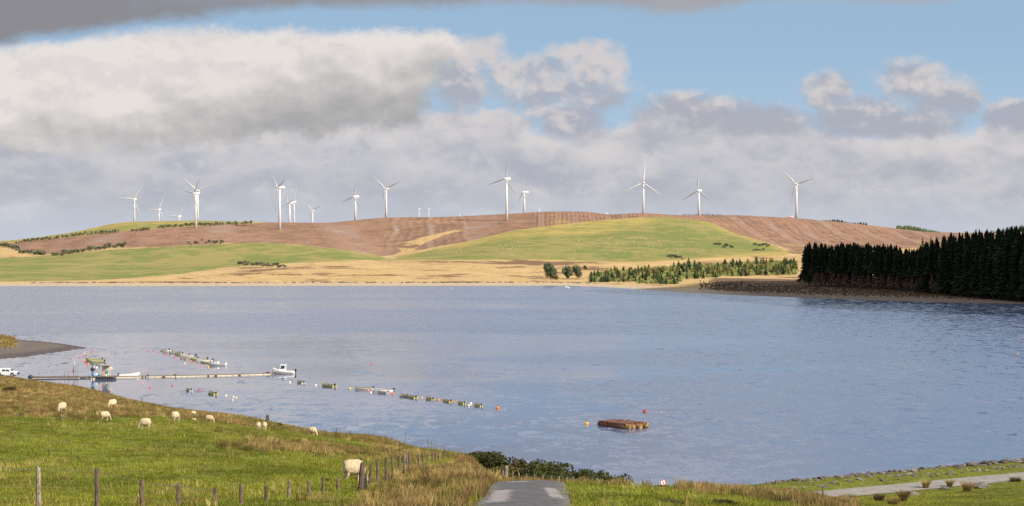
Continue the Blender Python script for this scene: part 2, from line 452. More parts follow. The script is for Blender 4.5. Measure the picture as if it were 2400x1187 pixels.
near_cols = {
 -900: [(45, 1207), (60, 1185), (80, 1110), (105, 1030), (140, 970), (200, 930), (300, 897), (370, 886), (400, z_(1.9)), (440, z_(1.2)), (480, z_(.8))],
 -100: [(45, 1207), (60, 1185), (80, 1110), (105, 1030), (140, 970), (200, 931), (300, 899), (370, 890), (395, 882), (406, 879), (416, z_(.4)), (440, z_(-1)), (480, z_(-3))],
 0: [(45, 1207), (60, 1185), (80, 1110), (105, 1030), (140, 970), (200, 932), (300, 901), (370, 891), (395, 883), (406, 880), (412, z_(.3)), (418, z_(-.3)), (440, z_(-1.5)), (480, z_(-3))],
 100: [(45, 1207), (60, 1185), (80, 1110), (105, 1032), (140, 974), (200, 940), (300, 912), (370, 900), (390, 895), (398, z_(0)), (430, z_(-2)), (480, z_(-4))],
 200: [(45, 1207), (60, 1185), (80, 1110), (105, 1038), (130, 995), (160, 968), (200, 950), (250, 937), (300, 926), (350, 913), (375, 906), (387, z_(0)), (420, z_(-2)), (480, z_(-4))],
 400: [(45, 1207), (60, 1185), (90, 1080), (121, 1012), (165, 982), (230, 966), (300, 959), (328, 957.5), (336, z_(0)), (360, z_(-2)), (480, z_(-5))],
 550: [(45, 1207), (60, 1185), (100, 1068), (140, 1018), (180, 994), (230, 982), (280, 978), (303, z_(.9)), (313, z_(0)), (340, z_(-2)), (480, z_(-5))],
 700: [(45, 1210), (60, 1187), (80, 1116), (120, 1056), (170, 1024), (230, 1008), (260, 1003), (285, z_(2)), (303, z_(0)), (330, z_(-2)), (480, z_(-5))],
 900: [(45, 1212), (60, 1190), (74, 1155), (85, 1127), (103, 1101), (125, 1077), (150, 1056), (200, 1032), (218, 1031), (245, z_(2.5)), (270, z_(0)), (300, z_(-2)), (480, z_(-5))],
 1090: [(45, 1212), (57, 1188), (78, 1116), (95, 1112), (110, 1107), (125, 1098), (150, 1076), (165, 1072), (200, z_(5)), (240, z_(0)), (270, z_(-2)), (480, z_(-5))],
 1180: [(45, 1209), (53, 1187), (66, 1148), (76, 1128), (90, 1142), (112, 1136), (128, 1137), (150, 1156), (200, z_(4.5)), (237, z_(0)), (270, z_(-2)), (480, z_(-5))],
 1330: [(45, 1209), (53, 1187), (66, 1149), (76, 1130), (90, 1146), (112, 1143), (125, 1148), (150, 1168), (200, z_(4)), (235, z_(0)), (270, z_(-2)), (480, z_(-5))],
 1500: [(45, 1205), (52, 1187), (70, 1158), (85, 1143), (100, 1156), (150, 1195), (200, z_(3.6)), (232, z_(0)), (270, z_(-2)), (480, z_(-5))],
 1700: [(45, 1225), (52, 1207), (65, 1187), (80, 1165), (95, 1151), (110, 1158), (150, 1190), (200, z_(3.8)), (229, z_(0)), (270, z_(-2)), (480, z_(-5))],
 1850: [(45, 1240), (52, 1230), (75, 1187), (105, 1162), (118, 1172), (150, 1190), (190, z_(4.5)), (228, z_(0)), (270, z_(-2)), (480, z_(-5))],
 2000: [(45, 1270), (52, 1260), (90, 1205), (120, 1190), (150, 1181), (175, 1170), (195, z_(4.4)), (228, z_(0)), (270, z_(-2)), (480, z_(-5))],
 2150: [(45, 1290), (52, 1280), (100, 1230), (140, 1195), (165, 1172), (190, 1151), (205, z_(4.3)), (235, z_(0)), (270, z_(-2)), (480, z_(-5))],
 2400: [(45, 1310), (52, 1300), (100, 1250), (150, 1195), (175, 1158), (195, 1134), (213, z_(4.3)), (245, z_(0)), (280, z_(-2)), (480, z_(-5))],
 3300: [(45, 1310), (52, 1300), (100, 1250), (150, 1195), (175, 1158), (195, 1130), (225, z_(4.3)), (260, z_(0)), (290, z_(-2)), (480, z_(-5))],
}
near_base = {-60: 36.5, 0: 31.9, 25: 28.9}
ND = np.arange(-60, 481, 1.0); NPX = np.arange(-900, 3301, 20.0)
NEAR = Grid(NPX, ND, field_table(near_cols, near_base, ND, NPX))

ROAD = [(-60, -1.2), (0, -.35), (30, -.05), (53, .36), (75, .84), (86, 1.5), (95, 3.0), (103, 6.4), (109, 12), (113, 20), (116, 30)]
RY = np.array([p[0] for p in ROAD], float); RX = np.array([p[1] for p in ROAD], float)
TA = np.array([(1880-CX)/F*192, 192.0]); TB = np.array([(2400-CX)/F*209, 209.0])
TDIR = (TB-TA)/np.linalg.norm(TB-TA); TN = np.array([-TDIR[1], TDIR[0]])
def sstep(a, b, x):
    t = np.clip((x-a)/(b-a), 0, 1); return t*t*(3-2*t)
def wav(x, y, s, k):
    return np.sin(x*s+1.3*k+1.7*np.sin(y*s*.6+k))*np.sin(y*s*.83+2.1*k+1.1*np.sin(x*s*.5))
def near_z(x, y, bumps=True):
    x = np.asarray(x, float); y = np.asarray(y, float)
    px = x/np.maximum(y, 45.0)*F+CX
    z = NEAR.at(px, y)
    if bumps:
        amp = sstep(380, 200, y)*sstep(20, 60, y)
        z = z + amp*(.10*wav(x, y, .55, 1)+.06*wav(x, y, 1.3, 2)+.10*wav(x, y, .21, 3))
    # road bed
    rx = np.interp(y, RY, RX); rd = np.abs(x-rx)
    zc = NEAR.at(rx/np.maximum(y, 45.0)*F+CX, y)
    wr = (1-sstep(1.7, 3.2, rd))*(y < 112)
    bank = .22*np.exp(-((x-rx+2.15)/.42)**2)*sstep(25, 40, y)*(y < 90)
    z = z*(1-wr)+(zc-.085*(np.minimum(rd, 1.7)/1.52)**2)*wr + bank
    # track along the dam top and the bank behind it
    s = (x-TA[0])*TN[0]+(y-TA[1])*TN[1]; t = (x-TA[0])*TDIR[0]+(y-TA[1])*TDIR[1]
    wt = sstep(-26, -6, t)
    prof = np.where(s < 10, 4.3+.12*sstep(3, 6, s), 4.42-4.9*sstep(10, 18, s)-2.0*sstep(16, 60, s))
    wn = sstep(-16, -3, s)*wt
    z = z*(1-wn)+prof*wn
    return z
def near_row(x, y): return HOR+(H0-near_z(x, y))*F/y
def near_hit(px, row, d0=46, d1=425):
    d = np.arange(d0, d1, .5)
    r = near_row((px-CX)/F*d, d)
    k = np.argmax(r <= row)
    if r[k] > row: k = int(np.argmin(r))
    d = float(d[k]); x = (px-CX)/F*d
    return Vector((x, d, float(near_z(x, d))))
def G(x, y): return float(near_z(x, y))

shore_px = [-900, -400, 0, 1300, 1400, 1500, 1600, 1700, 1850, 2000, 2200, 2400, 2800, 3300]
shore_rw = [671, 671, 671, 670, 672, 679, 686, 691, 697, 703, 709, 713, 722, 730]
def shore_d(px): return WD(np.interp(px, shore_px, shore_rw))
fr = {  # rows at 1400, 1600, 1800, 1860, 1930, 2030, skyline at 2200
 -900: (646, 630, 606, 600, 594, 588, 578), -400: (645, 626, 603, 598, 592, 584, 572), 0: (644, 622, 600, 592, 586, 578, 565), 150: (644, 621, 593, 590, 584, 570, 548),
 300: (644, 623, 581.5, 579, 572, 553, 521), 450: (642, 621, 574, 573, 565, 545, 517.5), 600: (640, 619, 569.5, 573, 566, 547, 521),
 750: (640, 618, 578, 580, 568, 548, 523), 900: (642, 618, 603, 597, 580, 552, 511), 1050: (642, 614, 586, 577, 563, 540, 508),
 1200: (642, 613, 568, 558, 545, 526, 501), 1300: (643, 614, 568, 555, 541, 522, 496), 1370: (643, 615, 568, 555, 540, 521, 497), 1430: (643, 616, 569, 555, 540, 520, 503), 1500: (644, 616, 570, 556, 540, 519, 500),
 1600: (645, 616, 572, 558, 543, 523, 505), 1700: (645, 614, 575, 563, 550, 532, 504), 1800: (644, 613, 580, 571, 560, 542, 508.5),
 1900: (642, 611, 587, 580, 571, 553, 514.5), 2050: (640, 610, 590, 583, 575, 558, 530), 2200: (640, 610, 591, 585, 578, 566, 545),
 2300: (640, 610, 591, 585, 578, 566, 546), 2400: (640, 610, 590, 584, 577, 562, 540), 2800: (640, 612, 590, 585, 580, 570, 545), 3300: (640, 612, 590, 585, 580, 570, 550)}
far_cols = {}
for px, rr in fr.items():
    ds = float(shore_d(px)); right = float(np.clip((px-1450)/250, 0, 1))
    L = [(ds-90, z_(-3)), (ds, z_(0)), (ds+45, z_(.75+.4*right)), (ds+45+(1400-ds-45)*.4, z_(1.6*(1-right)+4.6*right))]
    L += list(zip((1400, 1600, 1800, 1860, 1930, 2030, 2200), rr))
    zs = ZR(2200, rr[-1])
    L += [(2450, ZR(2450, rr[-1]+5)), (3200, ZR(3200, rr[-1]+22)), (5600, ZR(5600, rr[-1]+34))]
    far_cols[px] = [(d, r if isinstance(r, tuple) else (r if d <= 2200 else z_(r))) for d, r in L]
FD = np.concatenate([np.arange(700, 1300, 6.0), np.arange(1300, 2500, 8.0), np.arange(2500, 5601, 100.0)])
FPX = np.arange(-900, 3301, 10.0)
FAR = Grid(FPX, FD, field_table(far_cols, {500: -4.0}, FD, FPX))
def far_z(x, y):
    x = np.asarray(x, float); y = np.asarray(y, float)
    return FAR.at(x/y*F+CX, y) + sstep(1250, 1500, y)*sstep(2250, 2120, y)*(.5*wav(x, y, .035, 1)+.35*wav(x, y, .011, 2))
def far_hit(px, row, d0=None, d1=2260):
    d = np.arange(d0 or float(shore_d(px))+2, d1, 4.0)
    r = HOR+(H0-far_z((px-CX)/F*d, d))*F/d
    k = int(np.argmax(r <= row))
    if r[k] > row: k = int(np.argmin(r))
    d = float(d[k]); x = (px-CX)/F*d
    return Vector((x, d, float(far_z(x, d))))

def inpoly(px, py, poly):
    poly = np.asarray(poly, float); n = len(poly)
    ins = np.zeros(px.shape, bool); j = n-1
    for i in range(n):
        xi, yi = poly[i]; xj, yj = poly[j]
        c = ((yi > py) != (yj > py)) & (px < (xj-xi)*(py-yi)/((yj-yi) if yj != yi else 1e-9)+xi)
        ins ^= c; j = i
    return ins.astype(float)
def grid_mesh(name, X, Y, Z, m, attrs):
    ni, nj = X.shape
    me = bpy.data.meshes.new(name)
    me.vertices.add(ni*nj); me.vertices.foreach_set('co', np.stack([X, Y, Z], -1).astype(np.float32).reshape(-1))
    i, j = np.meshgrid(np.arange(ni-1), np.arange(nj-1), indexing='ij')
    a = (i*nj+j).reshape(-1)
    q = np.stack([a, a+nj, a+nj+1, a+1], -1).astype(np.int32)
    me.loops.add(q.size); me.loops.foreach_set('vertex_index', q.reshape(-1))
    me.polygons.add(len(q)); me.polygons.foreach_set('loop_start', np.arange(0, q.size, 4, dtype=np.int32))
    me.polygons.foreach_set('use_smooth', np.ones(len(q), bool))
    for k, v in attrs.items():
        at = me.attributes.new(k, 'FLOAT', 'POINT'); at.data.foreach_set('value', np.asarray(v, np.float32).reshape(-1))
    if m: me.materials.append(m)
    me.update(calc_edges=True); me.validate()
    return me

# ------------------------------------------------------------------ near ground
def near_material():
    m = bpy.data.materials.new('pasture'); m.use_nodes = True
    g = NG(m.node_tree); b = m.node_tree.nodes['Principled BSDF']
    ge = g.n('ShaderNodeNewGeometry'); pos = ge.outputs['Position']
    n1 = g.noise(pos, .22, 6, .6); n2 = g.noise(pos, 1.4, 6, .65); n3 = g.noise(pos, 7.0, 5, .7)
    ta = g.attr('tawny'); di = g.attr('dirt'); st = g.attr('stony')
    gr = g.mix(g.ss(n2*.5+n1*.5, .40, .60), (.135, .15, .025), (.09, .10, .018))
    gr = g.mix(g.ss(n3*.5+n1*.5, .50, .66)*.75, gr, (.21, .175, .04))
    tw = g.mix(g.ss(n2*.6+n3*.4, .38, .62), (.24, .155, .045), (.10, .078, .022))
    c = g.mix(g.ss(ta + (n2-.5)*.9 + (n1-.5)*.5, .3, .7), gr, tw)
    ct = g.mix(g.ss(n3, .4, .6), (.13, .075, .045), (.07, .045, .03))
    c = g.mix(g.ss(di + (n2-.5)*.5, .4, .6), c, ct)
    cs = g.mix(g.ss(n3, .4, .62), (.15, .115, .10), (.07, .055, .052))
    c = g.mix(g.ss(st + (n2-.5)*.5, .4, .6), c, cs)
    g.link(c, b.inputs['Base Color']); b.inputs['Roughness'].default_value = .95; b.inputs['Specular IOR Level'].default_value = .1
    bp = g.n('ShaderNodeBump'); bp.inputs['Strength'].default_value = .6; bp.inputs['Distance'].default_value = .12
    g.put(bp.inputs['Height'], n3*.5+n2*.8); g.link(bp.outputs[0], b.inputs['Normal'])
    return m
ucol = np.concatenate([np.arange(-900, -100, 40.0), np.arange(-100, 2500, 8.0), np.arange(2500, 3301, 40.0)])
urow = np.concatenate([np.arange(-60, 40, 5.0), np.arange(40, 135, .75), np.arange(135, 250, 1.5), np.arange(250, 481, 3.0)])
UC, UR = np.meshgrid(ucol, urow, indexing='ij')
NX = (UC-CX)/F*np.maximum(UR, 45.0); NY = UR.copy(); NZ = near_z(NX, NY)
NROW = HOR+(H0-NZ)*F/np.maximum(NY, 5)
# where the coarse rushes stand
gtop = np.interp(UC, [-900, 0, 150, 300, 400, 480, 600, 700, 800, 900, 1000, 1090], [955, 966, 974, 970, 966, 979, 992, 1003, 1020, 1044, 1060, 1070])
tawny = ((NROW < gtop) & (UC < 1100) & (NY > 110)).astype(float)*np.clip(.52+.42*wav(NX, NY, .06, 3)+.22*wav(NX, NY, .19, 9), .1, 1)
tawny = np.maximum(tawny, .55*np.exp(-((NROW-gtop-7)/8)**2)*(UC < 1100)*(NY > 100))
verge = inpoly(UC, NROW, [(820, 1230), (840, 1172), (905, 1118), (960, 1100), (1060, 1082), (1110, 1072), (1150, 1092), (1215, 1112), (1160, 1112), (1120, 1112), (1065, 1150), (1020, 1187), (1000, 1240)])
tawny = np.maximum(tawny, .62*verge)
tawny = np.maximum(tawny, ((UC > 1170) & (UC < 1480) & (NY > 84)).astype(float)*.9)
rt = np.interp(UC, [1480, 1560, 1700, 1800, 1900, 2000], [0, 3, 10, 17, 25, 25])
crest = np.interp(UC, [1480, 1500, 1560, 1700, 1850, 2000], [1140, 1140, 1142, 1151, 1162, 1178])
tawny = np.maximum(tawny, .8*((UC > 1500) & (UC < 2010) & (NROW < crest+rt) & (NY > 60) & (NY < 185)))
tawny = np.maximum(tawny, .2*((NY < 60) & (UC < 840)))
pat = wav(NX, NY, .16, 5)*.5+wav(NX, NY, .07, 8)*.6
tawny = np.maximum(tawny, .34*sstep(.4, .9, pat)*(UC < 1050)*(NY > 58))
tawny = np.maximum(tawny, .48*inpoly(UC, NROW, [(500, 1048), (640, 1030), (760, 1040), (900, 1062), (1000, 1072), (980, 1085), (860, 1078), (700, 1062), (560, 1062)]))
rdist = np.abs(NX-np.interp(NY, RY, RX)); left = NX < np.interp(NY, RY, RX)
tawny = np.maximum(tawny, .75*left*(rdist > 1.75)*(rdist < 2.25)*(NY < 100))
dirt = np.where(left, sstep(2.05, 1.7, rdist), sstep(1.75, 1.5, rdist))*(NY < 112)
TS = (NX-TA[0])*TN[0]+(NY-TA[1])*TN[1]; TT = (NX-TA[0])*TDIR[0]+(NY-TA[1])*TDIR[1]
stony = sstep(9.5, 12, TS)*sstep(-30, -10, TT)
stony = np.maximum(stony, sstep(.9, .25, NZ)*(NY > 260)*(UC < 760))
stony = np.maximum(stony, sstep(1.6, .9, NZ)*(UC < 70)*(NY > 385))
onroad = np.where(left, rdist < 1.66+.16*wav(NX, NY, 1.1, 2), rdist < 1.46+.14*wav(NX, NY, 1.3, 7))*(NY < 112)
ontrack = (np.abs(TS) < 2.9)*(TT > -8)
tallok = 1-inpoly(UC, NROW, [(1520, 1120), (1590, 1120), (1600, 1190), (1510, 1190)])*(NY < 96)
fdl = np.interp(UC, [830, 850, 885, 920, 960, 992, 1028, 1062], [72, 73.5, 79, 88, 103, 115, 131, 148])
tallok = tallok*(1-.75*((UC > 840) & (UC < 1062) & (NY > fdl-22) & (NY < fdl+1.5)))
open_ = (1-onroad)*(1-ontrack)*(1-np.clip(stony*1.5, 0, 1))*(NY > 38)*(NZ > .15)
vis = (UC > -260)*(UC < 2660)
fall = np.clip(62/np.maximum(NY, 40), .16, 1.0)
ground = ob('ground', grid_mesh('ground', NX, NY, NZ, near_material(), {'tawny': tawny, 'dirt': dirt, 'stony': stony}))
tag(ground, 'grassy hillside sloping down to the near lake shore', None, None, 'structure')

# ------------------------------------------------------------------ grass on it
def tuft_mesh(name, m, n, rad, h, lean, wid, seed):
    r = np.random.default_rng(seed); co = []
    for _ in range(n):
        a, q = r.uniform(0, 2*math.pi), rad*math.sqrt(r.uniform())
        bx, by = q*math.cos(a), q*math.sin(a)
        hh = h*r.uniform(.55, 1.15); la = a+r.normal(0, .7); l1 = lean*hh*r.uniform(.2, 1.2)
        w = wid*r.uniform(.7, 1.3); ang = r.uniform(0, math.pi); wx, wy = w*math.cos(ang)/2, w*math.sin(ang)/2
        mx, my, mz = bx+l1*.35*math.cos(la), by+l1*.35*math.sin(la), hh*.62
        tx, ty, tz = bx+l1*math.cos(la), by+l1*math.sin(la), hh
        co.append([(bx-wx, by-wy, -.03), (bx+wx, by+wy, -.03), (mx+wx*.8, my+wy*.8, mz), (mx-wx*.8, my-wy*.8, mz)])
        co.append([(mx-wx*.8, my-wy*.8, mz), (mx+wx*.8, my+wy*.8, mz), (tx+wx*.15, ty+wy*.15, tz), (tx-wx*.15, ty-wy*.15, tz)])
    return quads(name, co, m)
def tuft_ob(*a):
    me = tuft_mesh(*a); return bpy.data.objects.new(a[0], me)
def scatter(name, dens, protos, smin, smax, label, seed):
    me = grid_mesh(name, NX, NY, NZ, None, {'density': dens})
    o = ob(name, me); tag(o, label, None, None, 'stuff')
    nt = bpy.data.node_groups.new(name+'_scatter', 'GeometryNodeTree')
    nt.interface.new_socket('Geometry', in_out='INPUT', socket_type='NodeSocketGeometry')
    nt.interface.new_socket('Geometry', in_out='OUTPUT', socket_type='NodeSocketGeometry')
    N = nt.nodes.new; L = nt.links.new
    gi, go = N('NodeGroupInput'), N('NodeGroupOutput')
    dp = N('GeometryNodeDistributePointsOnFaces'); dp.inputs['Seed'].default_value = seed
    na = N('GeometryNodeInputNamedAttribute'); na.data_type = 'FLOAT'; na.inputs['Name'].default_value = 'density'
    L(gi.outputs[0], dp.inputs['Mesh']); L(na.outputs['Attribute'], dp.inputs['Density'])
    jn = N('GeometryNodeJoinGeometry')
    for p in protos:
        oi = N('GeometryNodeObjectInfo'); oi.inputs['Object'].default_value = p; oi.inputs['As Instance'].default_value = True
        L(oi.outputs['Geometry'], jn.inputs[0])
    ip = N('GeometryNodeInstanceOnPoints'); ip.inputs['Pick Instance'].default_value = True
    L(dp.outputs['Points'], ip.inputs['Points']); L(jn.outputs[0], ip.inputs['Instance'])
    ri = N('FunctionNodeRandomValue'); ri.data_type = 'INT'
    [s for s in ri.inputs if s.name == 'Max' and s.type == 'INT'][0].default_value = len(protos)-1
    L([s for s in ri.outputs if s.type == 'INT'][0], ip.inputs['Instance Index'])
    rv = N('FunctionNodeRandomValue'); rv.data_type = 'FLOAT_VECTOR'
    vi = [s for s in rv.inputs if s.type == 'VECTOR']
    vi[0].default_value = (-.15, -.15, 0); vi[1].default_value = (.15, .15, 6.283)
    L([s for s in rv.outputs if s.type == 'VECTOR'][0], ip.inputs['Rotation'])
    rs = N('FunctionNodeRandomValue'); rs.data_type = 'FLOAT'
    vi = [s for s in rs.inputs if s.type == 'VALUE']
    vi[0].default_value = smin; vi[1].default_value = smax
    L([s for s in rs.outputs if s.type == 'VALUE'][0], ip.inputs['Scale'])
    L(ip.outputs[0], go.inputs[0])
    md = o.modifiers.new('scatter', 'NODES'); md.node_group = nt
    return o
gp = [tuft_ob('grass_tuft', M['grass'], 22, .30, .12, .6, .022, 1), tuft_ob('grass_tuft', M['grass'], 18, .26, .09, .7, .022, 2), tuft_ob('grass_tuft', M['grassy'], 14, .22, .24, .5, .014, 3)]
tp = [tuft_ob('rush_tuft', M['tawny'], 24, .20, .40, .45, .020, 4), tuft_ob('rush_tuft', M['tawny'], 20, .26, .32, .55, .020, 5), tuft_ob('rush_tuft', M['rushgreen'], 22, .24, .34, .4, .020, 6)]
yp = [tuft_ob('bent_grass_tuft', M['grassy'], 12, .25, .34, .5, .013, 7), tuft_ob('bent_grass_tuft', M['tawny'], 10, .22, .38, .5, .013, 8)]
nz1 = .5+.5*wav(NX, NY, .9, 4); nz2 = .5+.5*wav(NX, NY, .33, 6)
short = inpoly(UC, NROW, [(1330, 1128), (1480, 1136), (1560, 1150), (1600, 1190), (1600, 1230), (1330, 1230)])
scatter('grass', open_*vis*fall*(1-.8*np.clip(tawny, 0, 1))*10.0*(1-.5*short), gp[:2] , .7, 1.3, 'short green pasture grass over the near hillside', 1)
scatter('rushes', open_*tallok*vis*np.clip(fall*1.5, 0, 1)*sstep(.25, .8, tawny+.35*(nz1-.5)+.25*(nz2-.5))*6.0, tp, .65, 1.35, 'tawny rushes and dead grass in the rough parts of the near hillside', 2)
scatter('bent_grass', open_*(.15+.85*tallok)*vis*fall*sstep(52, 64, NY+(UC > 900)*20)*(.15+2.4*sstep(.45, .9, .6*nz2+.4*nz1))*(1-.7*short)*1.3, yp+[gp[2]], .6, 1.2, 'pale seeding grass stalks scattered through the pasture', 3)

# ------------------------------------------------------------------ road and track
def road_material():
    m = bpy.data.materials.new('worn_asphalt'); m.use_nodes = True
    g = NG(m.node_tree); b = m.node_tree.nodes['Principled BSDF']
    ge = g.n('ShaderNodeNewGeometry'); pos = ge.outputs['Position']
    x, y, z = g.sep(pos)
    off = g.attr('across'); al = g.attr('along')
    n1 = g.noise(pos, .8, 6, .65); n2 = g.noise(pos, 30, 4, .7); n3 = g.noise(pos, 3.5, 6, .7)
    c = g.mix(g.ss(n1*.6+n2*.4, .38, .62), (.070, .066, .070), (.105, .097, .10))
    c = g.mix(g.ss(g.m('ABSOLUTE', off), 1.0, 1.5)*.5, c, (.16, .14, .12))
    # patches where the pale stone shows through
    p1 = g.ss(.42 - g.m('ABSOLUTE', off+.93) + (n3-.5)*.95, -.05, .22)*g.ss(g.m('ABSOLUTE', al-60.5) + (n3-.5)*5.0, 5.2, 4.4)
    p2 = g.ss(.30 - g.m('ABSOLUTE', off-.95+ (al-64.0)*.035) + (n3-.5)*.65, 0.0, .15)*g.ss(g.m('ABSOLUTE', al-63.0)+ (n3-.5)*5.0, 4.6, 3.6)
    p3 = g.ss(.5 - g.m('ABSOLUTE', off+.5) + (n3-.5)*.8, 0.0, .15)*g.ss(g.m('ABSOLUTE', al-73.6), .9, .5)
    c = g.mix(g.m('ADD', p1+p2, p3*.8, clamp=True)*.6, c, (.34, .305, .295))
    vo = g.n('ShaderNodeTexVoronoi', feature='DISTANCE_TO_EDGE'); g.put(vo.inputs['Vector'], g.xyz(x + (n3-.5)*.8, y*.5 + (n1-.5)*1.2, 0)); vo.inputs['Scale'].default_value = .9
    c = g.mix(g.ss(V(g, vo.outputs['Distance']), .025, .0)*.6, c, (.035, .033, .034))
    c = g.mix(g.ss(n3, .70, .78)*.6, c, (.05, .045, .045))
    g.link(c, b.inputs['Base Color']); b.inputs['Roughness'].default_value = .85; b.inputs['Specular IOR Level'].default_value = .25
    bp = g.n('ShaderNodeBump'); bp.inputs['Strength'].default_value = .4; bp.inputs['Distance'].default_value = .02
    g.put(bp.inputs['Height'], n2); g.link(bp.outputs[0], b.inputs['Normal'])
    return m
def strip(name, pts, half, lift, m, nacross=9, wob=.06):
    pts = np.asarray(pts, float); tang = np.gradient(pts, axis=0); tang /= np.linalg.norm(tang, axis=1)[:, None]
    nor = np.stack([tang[:, 1], -tang[:, 0]], -1)
    al = pts[:, 1]; ac = np.linspace(-half, half, nacross)
    X = np.zeros((len(pts), nacross)); Y = X.copy(); A = X.copy(); L = X.copy()
    for j, a in enumerate(ac):
        e = (wob*.5*np.sin(al*.9)+wob*.7*np.sin(al*.37+1+j) if j in (0, nacross-1) else 0)*(1 if j else -1)
        X[:, j] = pts[:, 0]+nor[:, 0]*(a+e); Y[:, j] = pts[:, 1]+nor[:, 1]*(a+e); A[:, j] = a; L[:, j] = al
    Z = near_z(X, Y, False)+lift
    return grid_mesh(name, X, Y, Z, m, {'across': A, 'along': L})
ry = np.concatenate([np.arange(-55, 100, .8), np.arange(100, 116, .4)])
rpts = np.stack([pchip(RY, RX, ry), ry], -1)
road = ob('road', strip('road', rpts, 1.52, .055, road_material()))
tag(road, 'narrow worn grey asphalt road running down towards the lake', None, None, 'structure')
tm = mat('pale_gravel', (.262, .238, .222), (.175, .158, .146), .9, .95, .4, coords='Object', detail=8, bscale=20)
tt = np.arange(-9, 120, 2.0)
tpts = TA[None]+tt[:, None]*TDIR[None]
# lane of paler wheel ruts
tk = strip('track', tpts, 2.5, .06, tm)
track = ob('track', tk); tag(track, 'pale gravel track along the top of the dam at lower right', None, None, 'structure')
nt = tm.node_tree; g = NG(nt); bs = nt.nodes['Principled BSDF']; src = bs.inputs['Base Color'].links[0].from_socket
rut = g.ss(g.m('ABSOLUTE', g.m('ABSOLUTE', g.attr('across'))-1.0), .25, .6)
g.link(g.mix(rut*.5, src, (.20, .18, .14)), bs.inputs['Base Color'])

# ------------------------------------------------------------------ lake
def water_material():
    m = bpy.data.materials.new('lake_water'); m.use_nodes = True
    g = NG(m.node_tree); b = m.node_tree.nodes['Principled BSDF']
    ge = g.n('ShaderNodeNewGeometry'); pos = ge.outputs['Position']
    x, y, z = g.sep(pos)
    nw = g.noise(g.xyz(x*.0035, y*.010, 0), 1.0, 5, .6)              # wind lanes
    def slope(vec, sc, det, dist, rgh=.55):
        nd = g.n('ShaderNodeTexNoise'); g.put(nd.inputs['Vector'], vec)
        for k_, v_ in (('Scale', sc), ('Detail', det), ('Roughness', rgh), ('Distortion', dist)): nd.inputs[k_].default_value = v_
        r_ = g.sep(nd.outputs['Color']); return r_[0]-.5, r_[1]-.5
    ax, ay = slope(g.xyz(x*.24, y*.17, 0), 1.0, 3, .1, .85)
    bx, by = slope(g.xyz(x*.8, y*1.1, 5), 1.9, 3, .2)
    n0 = g.noise(g.xyz(x*.045, y*.085, 9), 1.0, 4, .6, .3)
    # sheltered water in the bay behind the jetty and by the spit
    calm = g.ss(x + (nw-.5)*60.0, -52.0, -72.0)*g.ss(y + (nw-.5)*30.0, 350.0, 372.0)*g.ss(y, 414.5, 412.0)
    calm2 = g.ss(x + (nw-.5)*60.0, -95.0, -125.0)*g.ss(y + (nw-.5)*60.0, 430.0, 450.0)*g.ss(y, 545.0, 515.0)
    lee = g.ss(x + (nw-.5)*160.0 + y*.12, 190.0, -40.0)*g.ss(y + (nw-.5)*200.0, 640.0, 470.0)
    wind = g.ss(nw, .34, .64, .50, 1.2)*(1.0 - lee*.82)
    amp = wind*(1.0-calm*.93)*(1.0-calm2*.6)
    # steep near faces against flat backs; the far faces hide behind the crests
    face = g.ss(ay + (n0-.5)*.30 + (by*.25), .035, .115)
    sx = ax*amp*1.6 + bx*amp*.5
    sy = face*amp*.44 + amp*.035
    nv = g.n('ShaderNodeVectorMath', operation='NORMALIZE'); g.put(nv.inputs[0], g.xyz(sx*-1.0, sy*-1.0, 1.0))
    g.link(nv.outputs[0], b.inputs['Normal'])
    b.inputs['Base Color'].default_value = (.072, .090, .158, 1)
    g.put(b.inputs['Roughness'], g.ss(amp, .05, .9, .05, .14)); b.inputs['IOR'].default_value = 3.1
    return m
wv = [(-3000, 120, 0), (3000, 120, 0), (3000, 1500, 0), (-3000, 1500, 0)]
lake = ob('lake', mesh('lake', wv, [(0, 1, 2, 3)], water_material()))
tag(lake, 'wind rippled grey blue lake', None, None, 'structure')

